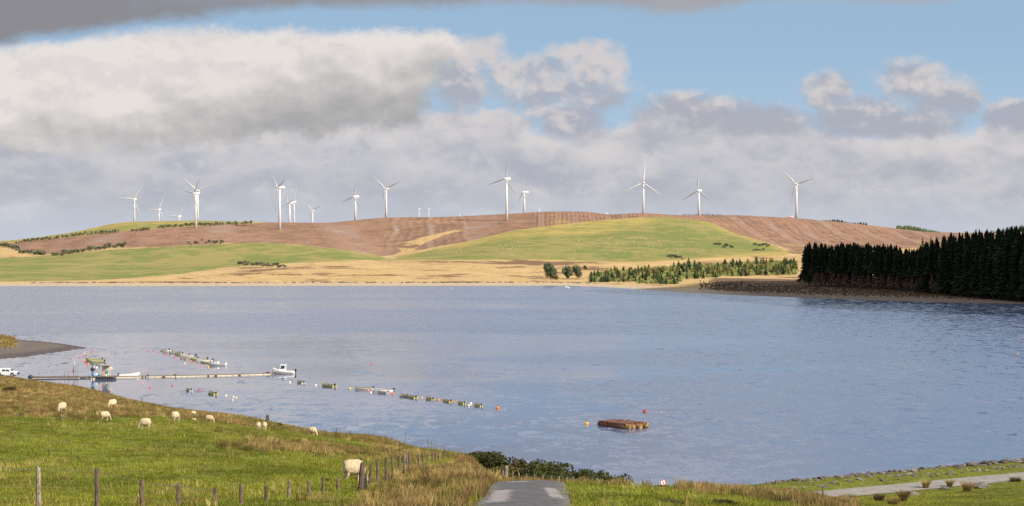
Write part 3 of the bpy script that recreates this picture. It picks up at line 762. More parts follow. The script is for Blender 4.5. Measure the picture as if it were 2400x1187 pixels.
# ------------------------------------------------------------------ far shore and hills
def hill_material():
    m = bpy.data.materials.new('hill_cover'); m.use_nodes = True
    g = NG(m.node_tree); b = m.node_tree.nodes['Principled BSDF']
    ge = g.n('ShaderNodeNewGeometry'); pos = ge.outputs['Position']
    x, y, z = g.sep(pos)
    n1 = g.noise(pos, .012, 6, .6); n2 = g.noise(pos, .05, 6, .65); n3 = g.noise(pos, .35, 5, .7)
    e = (n2-.5)*.55+(n3-.5)*.35
    gr, br, be, oc, sc = (g.attr(k) for k in ('green', 'felled', 'beach', 'olive', 'scrub'))
    # moor: bleached grass with heather
    moor = g.mix(g.ss(n2*.5+n3*.5, .40, .62), (.46, .325, .155), (.34, .225, .105))
    hx = g.noise(g.xyz(x*.6, y*.6, z*3.0), .03, 6, .66)
    hea = g.ss(hx+(n3-.5)*.26+g.attr('heather')*.12, .515, .585)
    moor = g.mix(hea*.85, moor, g.mix(g.ss(n3, .4, .6), (.155, .085, .055), (.10, .055, .042)))
    fg = g.mix(g.ss(n1*.5+n2*.5, .43, .56), (.145, .165, .050), (.235, .200, .075))
    fg = g.mix(g.ss(n2*.5+n3*.5, .54, .66)*.5, fg, (.33, .255, .115))
    ol = g.mix(g.ss(n1*.5+n2*.5, .42, .58), (.20, .19, .062), (.33, .25, .085))
    # felled plantation: lines of brash running down the slope
    wob = x + (n1-.5)*30.0 + y*g.attr('slant')
    ph = wob*.42
    st = g.m('SINE', ph + (n2-.5)*3.0)
    st2 = g.m('SINE', wob*.105 + (n2-.5)*2.0)
    fe = g.mix(g.ss(n3*.5+n2*.3+n1*.2, .42, .58), (.285, .165, .105), (.150, .090, .066))
    fe = g.mix(g.ss(st + (n3-.5)*4.0 + (n2-.5)*3.0, .2, 1.5)*.15*g.ss(n1, .6, .45), fe, (.30, .22, .17))
    fe = g.mix(g.ss(st2 + (n3-.5)*3.0 + (n2-.5)*2.0, .72, 1.3)*g.ss(n1, .40, .56)*.6, fe, (.36, .30, .26))
    fe = g.mix(g.ss(n1+(n3-.5)*.2, .60, .70)*.6, fe, (.36, .25, .09))
    sh = g.mix(g.ss(n3, .38, .62), (.44, .345, .235), (.33, .255, .17))
    scr = g.mix(g.ss(n3*.6+n2*.4, .42, .58), (.19, .125, .075), (.09, .058, .040))
    sh = g.mix(g.attr('beach_shade'), sh, g.mix(g.ss(n3, .4, .6), (.22, .165, .125), (.14, .105, .085)))  # shade painted into the beach colour along the shore below the wood
    c = g.mix(g.ss(oc+e, .38, .62), moor, ol)
    c = g.mix(g.ss(gr+e*1.9+(n1-.5)*.9, .40, .76), c, fg)
    c = g.mix(g.ss(br+e*.5, .42, .58), c, fe)
    c = g.mix(g.ss(sc+e, .4, .6), c, scr)
    c = g.mix(g.ss(be+e*.3, .42, .58), c, sh)
    g.link(c, b.inputs['Base Color']); b.inputs['Roughness'].default_value = .95; b.inputs['Specular IOR Level'].default_value = .05
    bp = g.n('ShaderNodeBump'); bp.inputs['Strength'].default_value = .55; bp.inputs['Distance'].default_value = 1.2
    g.put(bp.inputs['Height'], n3*.7+n2*.8+br*st*.35); g.link(bp.outputs[0], b.inputs['Normal'])
    return m
fcol = np.concatenate([np.arange(-900, -60, 30.0), np.arange(-60, 2460, 4.0), np.arange(2460, 3301, 30.0)])
fu = np.concatenate([np.linspace(-40, 0, 6)[:-1], np.linspace(0, 60, 16)[:-1]])
def far_rows(px):
    ds = shore_d(px)
    return np.concatenate([ds+fu, np.linspace(ds+60, 1400, 40)[:-1], np.linspace(1400, 2240, 150)[:-1], np.linspace(2240, 2600, 12)[:-1], np.linspace(2600, 5600, 20)])
FY = np.array([far_rows(p) for p in fcol]); FC = np.repeat(fcol[:, None], FY.shape[1], 1)
FX = (FC-CX)/F*FY; FZ = far_z(FX, FY); FROW = HOR+(H0-FZ)*F/FY
SD = shore_d(FC)
g_left = [(-900, 640), (-900, 612), (0, 604), (60, 603), (200, 590), (300, 583), (480, 573), (640, 568), (720, 574), (820, 588), (905, 602), (915, 611), (800, 612), (700, 618), (600, 622), (520, 630), (450, 641), (300, 654), (200, 658), (0, 661), (-900, 661)]
g_right = [(925, 607), (1000, 594), (1080, 580), (1200, 561), (1300, 549), (1400, 548), (1470, 536), (1540, 515), (1640, 519), (1700, 545), (1780, 570), (1835, 590), (1700, 598), (1600, 608), (1500, 615), (1400, 614), (1250, 607), (1100, 608.5), (950, 609)]
o_right = [(915, 607), (1000, 588), (1100, 566), (1200, 540), (1300, 528), (1400, 517), (1500, 510), (1555, 508), (1660, 518), (1720, 545), (1800, 570), (1850, 590), (1850, 600), (1700, 603), (1500, 616), (1250, 609), (940, 611)]
o_left = [(-900, 590), (-900, 560), (150, 530), (280, 505), (640, 505), (620, 523), (500, 528), (400, 533), (280, 544), (150, 558), (0, 571), (0, 604), (-900, 612)]
b_left = [(0, 573), (40, 568), (150, 558), (280, 544), (400, 533), (500, 528), (620, 523), (700, 480), (1700, 480), (1560, 508), (1500, 510), (1400, 517), (1300, 528), (1200, 541), (1100, 566), (960, 590), (905, 603), (850, 593), (780, 583), (700, 573), (600, 568), (500, 571), (400, 580), (280, 578), (180, 590), (110, 598), (60, 592)]
b_right = [(1555, 508), (1660, 520), (1720, 546), (1790, 567), (1860, 588), (1960, 590), (2160, 580), (2300, 560), (2400, 552), (3300, 560), (3300, 480), (1555, 480)]
tanstrip = [(905, 603), (940, 600), (985, 580), (1010, 565), (1060, 548), (1100, 538), (1090, 534), (1040, 543), (980, 557), (920, 575), (935, 590)]
felled = np.maximum(inpoly(FC, FROW, b_left), inpoly(FC, FROW, b_right))*(1-.75*inpoly(FC, FROW, tanstrip))
felled = np.where((FY > 2210), 1.0*(FC > 600), felled)
behind = (FY > 1790)
hill_attr = {
 'green': np.maximum(inpoly(FC, FROW, g_left)*(FY < 1840), inpoly(FC, FROW, g_right)*.95),
 'olive': np.maximum(inpoly(FC, FROW, o_right), inpoly(FC, FROW, o_left)),
 'felled': felled*(FY > 1780),
 'beach': sstep(58, 42, FY-SD-6*wav(FX, FY, .02, 2)),
 'heather': np.clip(inpoly(FC, FROW, [(1000, 612), (1250, 611), (1420, 620), (1380, 633), (1150, 622)])+inpoly(FC, FROW, [(540, 625), (640, 620), (660, 632), (600, 640), (530, 638)])+inpoly(FC, FROW, [(1820, 570), (1900, 598), (1960, 600), (1860, 570)])*1.5-.2, -1, 1.5),
 'scrub': ((FC > 1640) & (FY-SD > 46) & (FY-SD < 230)).astype(float)*np.clip((FC-1600)/120, 0, 1),
 'beach_shade': np.clip((FC-1620)/160, 0, 1),
 'slant': np.interp(FC, [0, 500, 900, 1100, 1250, 1500, 2400], [.25, .18, .12, .0, -.02, .1, .22]),
}
def blur(a, n, m):
    for ax, k in ((0, n), (1, m)):
        for _ in range(2):
            p = np.pad(a, [(k, k) if i == ax else (0, 0) for i in (0, 1)], mode='edge'); cs = np.cumsum(p, axis=ax)
            z0 = np.zeros_like(np.take(cs, [0], ax)); cs = np.concatenate([z0, cs], ax); w = 2*k+1
            a = (np.take(cs, range(w, cs.shape[ax]), ax)-np.take(cs, range(0, cs.shape[ax]-w), ax))/w
    return a
for k_, (n_, m_) in {'green': (7, 3), 'olive': (7, 3), 'felled': (4, 2), 'heather': (8, 3), 'scrub': (6, 2)}.items(): hill_attr[k_] = blur(np.asarray(hill_attr[k_], float), n_, m_)
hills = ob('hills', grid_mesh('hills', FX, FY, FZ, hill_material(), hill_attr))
tag(hills, 'rolling moorland hills with green fields and felled plantation beyond the lake', None, None, 'structure')
#NEXT
# ------------------------------------------------------------------ shingle spit on the left
def spit():
    fpx = [-400, -150, 0, 60, 100, 150, 185, 204]; frw = [856, 850, 842, 837, 831, 824, 818.5, 815.3]
    bpx = [-400, -150, 0, 50, 90, 130, 170, 204]; brw = [783, 787, 793, 797, 800, 804, 809.5, 814.7]
    pxs = np.concatenate([np.linspace(-400, 0, 30)[:-1], np.linspace(0, 204, 110)])
    ts = np.linspace(0, 1, 46)
    X = np.zeros((len(pxs), len(ts))); Y = X.copy(); Z = X.copy(); Gs = X.copy()
    for i, p in enumerate(pxs):
        d0, d1 = WD(np.interp(p, fpx, frw)), WD(np.interp(p, bpx, brw))
        w = d1-d0
        d = d0-2+(w+4)*ts
        e = np.minimum(d-d0, d1-d); 
        d = d + .8*np.sin(p*.35)*np.exp(-np.abs(ts-.0)*6)
        h = np.clip(e*.035, -.3, None); h = np.minimum(h, .55)*np.clip((210-p)/70, .12, 1)
        gx = sstep(58, 8, p+6*np.sin(d*.7))*sstep(.30, .46, (d-d0)/max(w, 1)+.03*np.sin(p*.5))*sstep(1.0, .93, (d-d0)/max(w, 1))
        h = h+gx*.9*np.clip((70-p)/70, 0, 1)**.6
        X[i] = (p-CX)/F*d; Y[i] = d; Z[i] = h+.05*np.sin(X[i]*1.3)*np.sin(d*.9); Gs[i] = gx
    m = bpy.data.materials.new('shingle'); m.use_nodes = True
    g = NG(m.node_tree); b = m.node_tree.nodes['Principled BSDF']
    pos = g.n('ShaderNodeNewGeometry').outputs['Position']; x, y, z = g.sep(pos)
    n1 = g.noise(pos, .25, 6, .65); n2 = g.noise(pos, 2.5, 5, .7)
    c = g.mix(g.ss(n2*.6+n1*.4, .4, .6), (.105, .085, .082), (.055, .046, .046))
    c = g.mix(g.ss(z+(n1-.5)*.5, .36, .6)*.7, c, (.145, .118, .095))
    c = g.mix(g.ss(g.attr('grassy')+(n2-.5)*.5, .4, .6), c, g.mix(g.ss(n1*.5+n2*.5, .4, .6), (.20, .145, .055), (.12, .095, .032)))
    g.link(c, b.inputs['Base Color']); b.inputs['Roughness'].default_value = .95; b.inputs['Specular IOR Level'].default_value = .1
    o = ob('shingle_spit', grid_mesh('shingle_spit', X, Y, Z, m, {'grassy': Gs})); tag(o, 'dark shingle spit with a grassy back reaching into the lake', None, None, 'structure')
    # rough grass on its back
    sel = np.argwhere(Gs > .5); sel = sel[(sel[:, 0] > 12)]
    co = []
    for _ in range(1500):
        i, j = sel[rng.integers(len(sel))]
        bx, by, bz = X[i, j]+rng.uniform(-.6, .6), Y[i, j]+rng.uniform(-1, 1), Z[i, j]
        for _ in range(3):
            w, h, a = .10, rng.uniform(.3, .8), rng.uniform(0, 6.28); lx, ly = rng.normal(0, .2, 2)
            cx_, sx_ = w*math.cos(a), w*math.sin(a)
            co.append([(bx-cx_, by-sx_, bz-.05), (bx+cx_, by+sx_, bz-.05), (bx+lx+.02, by+ly, bz+h), (bx+lx-.02, by+ly, bz+h)])
    o = ob('spit_grass', quads('spit_grass', co, M['tawny'])); tag(o, 'rough tawny grass on the back of the shingle spit', None, None, 'stuff')
spit()
p = MB(); p.tube([(0, 0, -.3), (0, 0, 1.0)], .18, 8)
q = P(34, 788, 560); tag(p.build('marker_post', M['post'], loc=(q.x, q.y, .9)), 'short dark post standing on the grassy back of the spit', 'post')

# ------------------------------------------------------------------ wind turbines
def turbine_meshes():
    r = []
    for i in range(13):                       # blade along +Z, length 26, chord in X, seen along Y
        t = i/12; zz = .9+t*25.1
        ch = (.55+1.45*sstep(0, .16, t)) if t < .18 else 2.0*max(0.0, 1-(t-.18)/.82)**.85+.22
        th = .85*(1-t)**1.1+.08; tw = R(14)*(1-t)
        ring = []
        for k in range(8):
            a = 2*math.pi*k/8; cx_, cy_ = ch/2*math.cos(a)+ch*.12*min(1, t*6), th/2*math.sin(a)
            ring.append((cx_*math.cos(tw)-cy_*math.sin(tw), cx_*math.sin(tw)+cy_*math.cos(tw), zz))
        r.append(ring)
    b = MB(); b.loft(r); blade = b.mesh('blade', M['blade'], True)
    n = MB(); rings = []
    for (yy, w, h) in ((-1.6, .95, 1.0), (-.9, 1.3, 1.4), (2.2, 1.45, 1.55), (4.6, 1.3, 1.45), (5.6, .9, 1.1)):
        rings.append([(w*math.copysign(abs(math.cos(a))**.6, math.cos(a)), yy, .25+h*math.copysign(abs(math.sin(a))**.6, math.sin(a))) for a in [2*math.pi*k/12 for k in range(12)]])
    n.loft(rings); n.box((0, 4.6, 2.1), (.5, .5, .9))
    nac = n.mesh('nacelle', M['turbine'], True)
    h = MB(); h.loft([[(q*math.cos(a), yy, q*math.sin(a)) for a in [2*math.pi*k/12 for k in range(12)]] for (yy, q) in ((-4.0, .25), (-3.6, .75), (-2.9, 1.15), (-1.6, 1.2))])
    hub = h.mesh('rotor_hub', M['turbine'], True)
    return blade, nac, hub
BL, NAC, HUB = turbine_meshes()
def turbine(hx, hy, Rpx, d, ang, yaw, label, vis_base=None):
    """hub at photo (hx,hy); ang = first blade, degrees clockwise from up as seen from the front; yaw: 0 rotor faces the camera, + turns it to the left"""
    s = Rpx*d/F/26.0
    hub = P(hx, hy, d)
    root = empty('wind_turbine', (hub.x, hub.y, float(far_z(hub.x, hub.y))), 0.0)
    hz = hub.z-root.location.z
    tag(root, label, 'wind turbine', 'wind turbines on the hill')
    zt = max(hz, 6*s)
    t = MB(); rb, rtp = 1.55*s, .85*s
    t.tube([(0, 0, -2.0), (0, 0, zt*.5), (0, 0, zt-.8*s)], [rb, (rb+rtp)/2, rtp], 14)
    t.build('tower', M['turbine'], root, True)
    yw = R(-yaw)
    head = ob('nacelle', NAC, root, (0, 0, hz), yw, s)
    off = Vector((math.sin(yw)*2.6*s, -math.cos(yw)*2.6*s, .3*s)) if False else None
    hb = ob('rotor_hub', HUB, root, (0, 0, hz+.25*s), yw, s)
    for k in range(3):
        a = R(ang+120*k)
        bl = ob('blade', BL, root)
        mtx = Matrix.Translation((0, 0, hz+.25*s)) @ Matrix.Rotation(yw, 4, 'Z') @ Matrix.Translation((0, -2.7*s, 0)) @ Matrix.Rotation(a, 4, 'Y') @ Matrix.Scale(s, 4)
        bl.matrix_local = mtx
    return root
TT_ = [
 (315, 467.5, 43, 2330, 35, 15, 'white turbine beside the thin mast, first full turbine from the left'),
 (373, 492, 37, 3000, 25, 20, 'greyish distant turbine half sunk behind the left green hilltop'),
 (420, 508, 37, 3200, 33, 25, 'turbine on the left hill showing only its head and one raised blade'),
 (463.5, 447.6, 46, 2420, 310, 15, 'rear one of the two overlapping turbines on the left'),
 (459, 454, 48, 2080, 38, 50, 'front one of the two overlapping turbines, its foot low on the brown slope'),
 (655.5, 440.6, 60, 2080, 310, 60, 'large turbine with one dark raised blade and a blade hanging beside its tower'),
 (679, 476.5, 42, 2700, 321, 62, 'white turbine just right of the large turbine with the dark blade'),
 (689.5, 474, 38, 2900, 14, 25, 'thin grey turbine right behind the white turbine of the central cluster'),
 (732.7, 493, 32, 3300, 69, 30, 'grey turbine alone with one long blade pointing right'),
 (833, 462, 50, 2200, 14, 44, 'turbine with its lowest blade pointing down right, left of the centre pair'),
 (905, 442.7, 50, 2210, 309, 30, 'turbine with two blades spread like a V above the hill'),
 (982, 490, 17, 5200, 0, 80, 'small white far turbine seen sideways, left of a fainter one'),
 (1005, 490, 15, 5400, 0, 80, 'smallest faint far turbine seen sideways beside a brighter small one'),
 (1077, 503, 14, 5300, 20, 80, 'far turbine of which hardly more than the nacelle shows above the ridge'),
 (1187.5, 420, 57, 2080, 16, 42, 'tall turbine on the ridge above the brown furrowed slope'),
 (1229, 451.4, 46, 2450, 0, 76, 'turbine seen from the side right of the tall ridge turbine'),
 (1263.5, 491.7, 15, 5300, 0, 80, 'small far turbine peeping over the highest part of the ridge'),
 (1421, 501, 18, 5100, 350, 70, 'far turbine head and short blade just above the dip of the ridge'),
 (1508, 429.6, 51, 2150, 5, 8, 'turbine facing the camera square on, straight above the green hill'),
 (1638, 447.9, 51, 2240, 3, 42, 'turbine standing by the dark conifer tops on the right part of the ridge'),
 (1866.8, 432.2, 51, 2190, 314, 30, 'rightmost turbine, standing next to a small red vehicle'),
]
for t in TT_: turbine(*t)
# thin mast beside the first turbine
q = P(324, 459, 2350); gz = float(far_z(q.x, q.y))
root = empty('lattice_mast', (q.x, q.y, gz)); tag(root, 'thin pale mast beside the leftmost white turbine', 'mast')
for sx in (-.9, .9):
    t = MB(); t.tube([(sx, 0, -2), (sx*.4, 0, q.z-gz)], .16, 5); t.build('mast_leg', M['steel'], root)
t = MB()
for k in range(10):
    zz = (q.z-gz)*k/10; t.tube([(-.9+.05*k, 0, zz), (.9-.05*k, 0, zz+2)], .07, 4)
lo_ = t.build('lattice', M['steel'], root); lo_['kind'] = 'stuff'
# red vehicle by the rightmost turbine
q = P(1851, 513, 2185); gz = float(far_z(q.x, q.y))
root = empty('red_truck', (q.x, q.y, gz), .1); tag(root, 'tiny red and white truck parked beside the rightmost turbine', 'truck')
t = MB(); t.box((-.5, 0, 1.5), (4.4, 2.2, 1.7), bev=.15); t.build('truck_body', M['pink'], root)
t = MB(); t.box((2.6, 0, 1.7), (1.7, 2.1, 2.2), bev=.2); t.build('cab', M['signwhite'], root)
for sx in (-1.8, 1.0, 2.6):
    t = MB(); t.tube([(sx, -1.1, .5), (sx, 1.1, .5)], .5, 10); t.build('wheel', M['rubber'], root)

# ------------------------------------------------------------------ trees
def conifer_crown(h, r, base, n, m, seed, size=.9, droop=.35, open_=0.0, name='crown'):
    g = np.random.default_rng(seed); co = []
    lev = base
    nw = n
    for i in range(nw):
        t = g.uniform()**.8
        z = base+(h-base)*t
        rr = r*((1-t)**.75)*g.uniform(.45, 1.08)*(1+.25*math.sin(t*9+seed))+.06
        a = g.uniform(0, 2*math.pi)
        L = min(rr, size*(1.4-t*.8)); w = size*(.55-.25*t)*g.uniform(.7, 1.2)
        r0 = max(rr-L, 0.0); dz = -droop*L*g.uniform(.2, 1.2)+ (0.25*L if t > .9 else 0)
        ca, sa = math.cos(a), math.sin(a)
        roll = g.normal(0, 1.1)
        pz = w*.5*math.sin(roll); pw = w*.5*math.cos(roll)
        x0, y0, x1, y1 = r0*ca, r0*sa, rr*ca, rr*sa
        co.append([(x0-pw*sa, y0+pw*ca, z+pz), (x0+pw*sa, y0-pw*ca, z-pz), (x1+pw*.35*sa, y1-pw*.35*ca, z+dz-pz*.4), (x1-pw*.35*sa, y1+pw*.35*ca, z+dz+pz*.4)])
    # leader
    co.append([(-.10, 0, h*.9), (.10, 0, h*.9), (.02, 0, h), (-.02, 0, h)]); co.append([(0, -.10, h*.9), (0, .10, h*.9), (0, .02, h), (0, -.02, h)])
    return quads(name, co, m)
def trunk_mesh(h, r, stubs=0, seed=1, bend=.01):
    g = np.random.default_rng(seed); t = MB()
    t.tube([(0, 0, -.6), (g.normal(0, bend)*h, g.normal(0, bend)*h, h*.5), (0, 0, h)], [r, r*.7, r*.12], 6)
    for k in range(stubs):
        z = h*g.uniform(.1, .55); a = g.uniform(0, 6.28); L = g.uniform(.5, 1.6)
        t.tube([(0, 0, z), (L*math.cos(a), L*math.sin(a), z-.1)], [.05, .02], 3, caps=False)
    return t.mesh('trunk', M['bark'], True)
def cloud_crown(rx, ry, rz, cz, n, m, seed, size, lumps=7, name='crown', shell=.55, top=None):
    g = np.random.default_rng(seed); co = []
    L = [(g.normal(0, .38)*rx, g.normal(0, .38)*ry, cz+g.uniform(-.45, .5)*rz, g.uniform(.38, .62)) for _ in range(lumps)]
    L.append((0, 0, cz, .7))
    for _ in range(n):
        cx_, cy_, z0, k = L[g.integers(len(L))]
        v = g.normal(size=3); v /= np.linalg.norm(v); q = shell+(1-shell)*g.uniform()**.5
        p = np.array([cx_+v[0]*rx*k*q, cy_+v[1]*ry*k*q, z0+v[2]*rz*k*q])
        nrm = v*.6+g.normal(size=3)*.6; nrm /= np.linalg.norm(nrm)
        a = np.cross(nrm, g.normal(size=3)); a /= np.linalg.norm(a); b = np.cross(nrm, a)
        s = size*g.uniform(.6, 1.3)
        co.append([p-a*s*.5-b*s*.3, p+a*s*.5-b*s*.3, p+a*s*.25+b*s*.5, p-a*s*.25+b*s*.5])
    if top:
        co = np.array(co); lo = co[:, :, 2].min(); co[:, :, 2] = (co[:, :, 2]-lo)*top/(co[:, :, 2].max()-lo)+.02*top
    return quads(name, co, m)
LAST = [None]
def tree(name, crown, trunk, loc, rz=0, s=1.0, sz=None, label=None, group=None, cat='tree'):
    root = empty(name, loc, rz); root.scale = (s, s, sz or s)
    tag(root, label, cat, group)
    ob('trunk', trunk, root); ob('crown', crown, root)
    LAST[0] = root
    return root
# shaded spruce wood on the right
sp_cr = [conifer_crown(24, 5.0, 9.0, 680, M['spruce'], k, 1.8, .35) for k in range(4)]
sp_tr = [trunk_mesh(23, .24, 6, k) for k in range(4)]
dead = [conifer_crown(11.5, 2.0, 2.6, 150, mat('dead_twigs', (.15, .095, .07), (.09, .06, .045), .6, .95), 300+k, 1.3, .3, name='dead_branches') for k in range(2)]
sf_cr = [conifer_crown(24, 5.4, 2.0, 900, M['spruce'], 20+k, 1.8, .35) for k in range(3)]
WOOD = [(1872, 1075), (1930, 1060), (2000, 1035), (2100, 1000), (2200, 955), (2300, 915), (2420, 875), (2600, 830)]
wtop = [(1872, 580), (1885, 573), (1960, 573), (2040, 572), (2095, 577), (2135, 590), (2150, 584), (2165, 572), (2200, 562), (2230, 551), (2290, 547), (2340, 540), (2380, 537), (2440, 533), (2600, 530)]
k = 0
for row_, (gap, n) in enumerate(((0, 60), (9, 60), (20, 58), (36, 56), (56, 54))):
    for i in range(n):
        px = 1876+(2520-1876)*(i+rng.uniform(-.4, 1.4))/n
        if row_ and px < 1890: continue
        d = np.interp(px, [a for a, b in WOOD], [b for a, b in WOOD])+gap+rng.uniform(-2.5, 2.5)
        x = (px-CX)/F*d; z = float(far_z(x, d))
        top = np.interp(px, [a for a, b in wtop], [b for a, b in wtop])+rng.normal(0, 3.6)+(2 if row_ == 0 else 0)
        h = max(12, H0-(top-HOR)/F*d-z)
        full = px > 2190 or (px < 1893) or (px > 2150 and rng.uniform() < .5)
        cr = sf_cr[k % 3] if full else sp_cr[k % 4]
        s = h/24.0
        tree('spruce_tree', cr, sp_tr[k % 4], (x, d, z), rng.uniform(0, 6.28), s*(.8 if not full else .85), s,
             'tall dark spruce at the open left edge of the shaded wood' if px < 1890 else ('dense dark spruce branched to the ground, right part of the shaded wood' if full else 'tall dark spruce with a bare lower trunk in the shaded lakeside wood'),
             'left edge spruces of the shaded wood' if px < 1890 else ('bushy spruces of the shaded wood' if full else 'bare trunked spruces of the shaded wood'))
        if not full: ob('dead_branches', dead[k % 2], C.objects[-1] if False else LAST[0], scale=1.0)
        k += 1
co = []
for i in range(2400):
    px = rng.uniform(1884, 2240); d = np.interp(px, [a for a, b in WOOD], [b for a, b in WOOD])+rng.uniform(35, 85); x = (px-CX)/F*d; z = float(far_z(x, d))+rng.uniform(0, 9.5)
    a = rng.uniform(-.5, .5); w, h = rng.uniform(.5, 1.5), rng.uniform(.4, 1.4)
    co.append([(x-w*math.cos(a), d-w*math.sin(a), z), (x+w*math.cos(a), d+w*math.sin(a), z+rng.normal(0, .3)), (x+w*.3, d, z+h), (x-w*.5, d, z+h*.8)])
o = ob('understory', quads('understory', co, mat('dead_understory', (.075, .05, .038), (.045, .032, .025), .6, .95))); tag(o, 'dead brown twigs filling the inside of the shaded wood', None, None, 'stuff')
# two sunlit trees that stand behind the gap of the wood
lit_cr = [conifer_crown(25, 4.2, 3, 620, M['sprucelit'], 40+q, 1.6, .3) for q in range(2)]
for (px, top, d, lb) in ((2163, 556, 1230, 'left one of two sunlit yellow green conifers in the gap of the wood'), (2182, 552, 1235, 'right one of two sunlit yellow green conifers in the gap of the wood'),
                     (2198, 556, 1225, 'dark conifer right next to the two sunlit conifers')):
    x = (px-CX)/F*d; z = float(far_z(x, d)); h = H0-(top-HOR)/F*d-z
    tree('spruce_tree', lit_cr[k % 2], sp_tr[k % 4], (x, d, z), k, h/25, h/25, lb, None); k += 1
# young plantation left of the wood
yc = [conifer_crown(6, 2.3, .1, 340, M['young'], 60+q, 1.15, -.05) for q in range(3)] + [conifer_crown(6, 2.3, .1, 300, M['youngyel'], 70+q, 1.15, -.05) for q in range(2)] + [cloud_crown(1.9, 1.9, 2.6, 2.4, 230, M['larch'], 80, .6)]
yt = trunk_mesh(5.5, .10, 0, 5)
def bounds(px):
    top = np.interp(px, [1380, 1420, 1500, 1560, 1620, 1700, 1760, 1865], [652, 640, 634, 628, 624, 622, 618, 614])
    bot = np.interp(px, [1380, 1490, 1500, 1590, 1600, 1680, 1690, 1865], [663, 662, 667, 667, 656, 652, 650, 645])
    return top, bot
cnt = 0
for i in range(285):
    px = rng.uniform(1384, 1866); t, b = bounds(px); row = b-(b-t)*rng.uniform()**1.3
    if px < 1500 and rng.uniform() < .2: continue
    v = far_hit(px, row, None, 1700)
    hp = rng.uniform(13, 20)*(1.0 if row > 640 else .9)
    s = hp*v.y/F/6.0
    if px < 1600 and row > 655: kind = rng.choice([0, 1, 2, 0, 1, 5])
    else: kind = rng.choice([0, 1, 2, 3, 4, 3, 4, 5], p=[.16, .16, .16, .14, .14, .08, .08, .08])
    lb = {0: 'blue green', 3: 'yellow green', 5: 'rusty brown'}[0 if kind < 3 else (3 if kind < 5 else 5)]
    where = 'at the front by the shore' if row > 653 else 'further back'
    tree('young_tree', yc[kind], yt, (v.x, v.y, v.z), rng.uniform(0, 6.28), s*rng.uniform(.85, 1.25), s,
         f'{lb} young tree {where} in the young plantation', f'{lb} young trees {where} in the plantation')
    cnt += 1
for (px, row, hp, lb) in ((1614, 636, 32, 'tallest pointed young conifer sticking out above the plantation, left of the others'), (1432, 641, 14, 'round dark little tree at the upper left edge of the plantation'),
                      (1697, 630, 20, 'first of three pointed conifers in a row above the plantation'), (1717, 630, 24, 'middle one of three pointed conifers in a row above the plantation'),
                      (1734, 630, 24, 'last of three pointed conifers in a row above the plantation'), (1683, 632, 17, 'small pointed conifer left of the row of three'), (1852, 624, 18, 'pointed young conifer next to the dark wood')):
    v = far_hit(px, row, None, 1700); s = hp*v.y/F/6.0
    tree('young_tree', yc[0] if hp > 15 else yc[1], yt, (v.x, v.y, v.z), px, s*.95, s, lb, None)
co = []
for i in range(2600):
    px = rng.uniform(1384, 1868); t_, b_ = bounds(px); row = b_-1-(b_-t_)*rng.uniform()
    v = far_hit(px, row, None, 1700)
    for q in range(4):
        a = rng.uniform(0, 3.14); w, h = rng.uniform(.4, .9), rng.uniform(.8, 2.6); lx, ly = rng.normal(0, .4, 2)
        co.append([(v.x+lx-w*math.cos(a), v.y-w*math.sin(a), v.z-.1), (v.x+lx+w*math.cos(a), v.y+w*math.sin(a), v.z-.1), (v.x+lx*1.5+.25, v.y+ly, v.z+h), (v.x+lx*1.5-.25, v.y+ly, v.z+h*.9)])
o = ob('undergrowth', quads('undergrowth', co, leafmat('undergrowth_leaves', (.25, .25, .085), (.15, .17, .06), .12, .1, .25))); tag(o, 'yellow green undergrowth filling the young plantation', None, None, 'stuff')
# trees on the moor by the far shore
pc = [cloud_crown(4.2, 4.2, 5.0, 5.0, 1500, M['pinefol'], 91, .75, 9, top=10), cloud_crown(3.2, 3.2, 5.0, 5.0, 1300, M['pinefol'], 92, .7, 8, top=10), cloud_crown(3.6, 3.6, 4.6, 4.8, 1300, M['pinefol'], 93, .7, 8, top=10)]
pcx = conifer_crown(10, 3.6, .5, 700, M['pinefol'], 94, 1.2, .1)
pt = trunk_mesh(7, .3, 0, 9)
for (px, row, hp, ci, sx, lb, nm) in ((1291, 655, 40, 0, 1.15, 'biggest round green tree of the group alone on the tan moor', 'pine_tree'), (1329, 654, 34, 1, 1.0, 'middle tree of the group on the tan moor', 'pine_tree'),
                              (1353, 653, 31, 2, 1.0, 'right hand tree of the group on the tan moor', 'pine_tree'), (1304, 657, 14, 3, 1.25, 'low olive bush in front of the biggest moor tree', 'moor_bush'), (1372, 633, 11, 2, 1.15, 'single small round tree up the moor right of the tree group', 'pine_tree')):
    v = far_hit(px, row, None, 1500); s = hp*v.y/F/10.0
    crn = pc[ci] if ci < 3 else cloud_crown(4.0, 4.0, 4.4, 4.8, 900, M['youngyel'], 95, .8, 7, top=10)
    tree(nm, crn, pt, (v.x, v.y, v.z), px, s*sx, s, lb, None, 'tree' if nm == 'pine_tree' else 'bush')

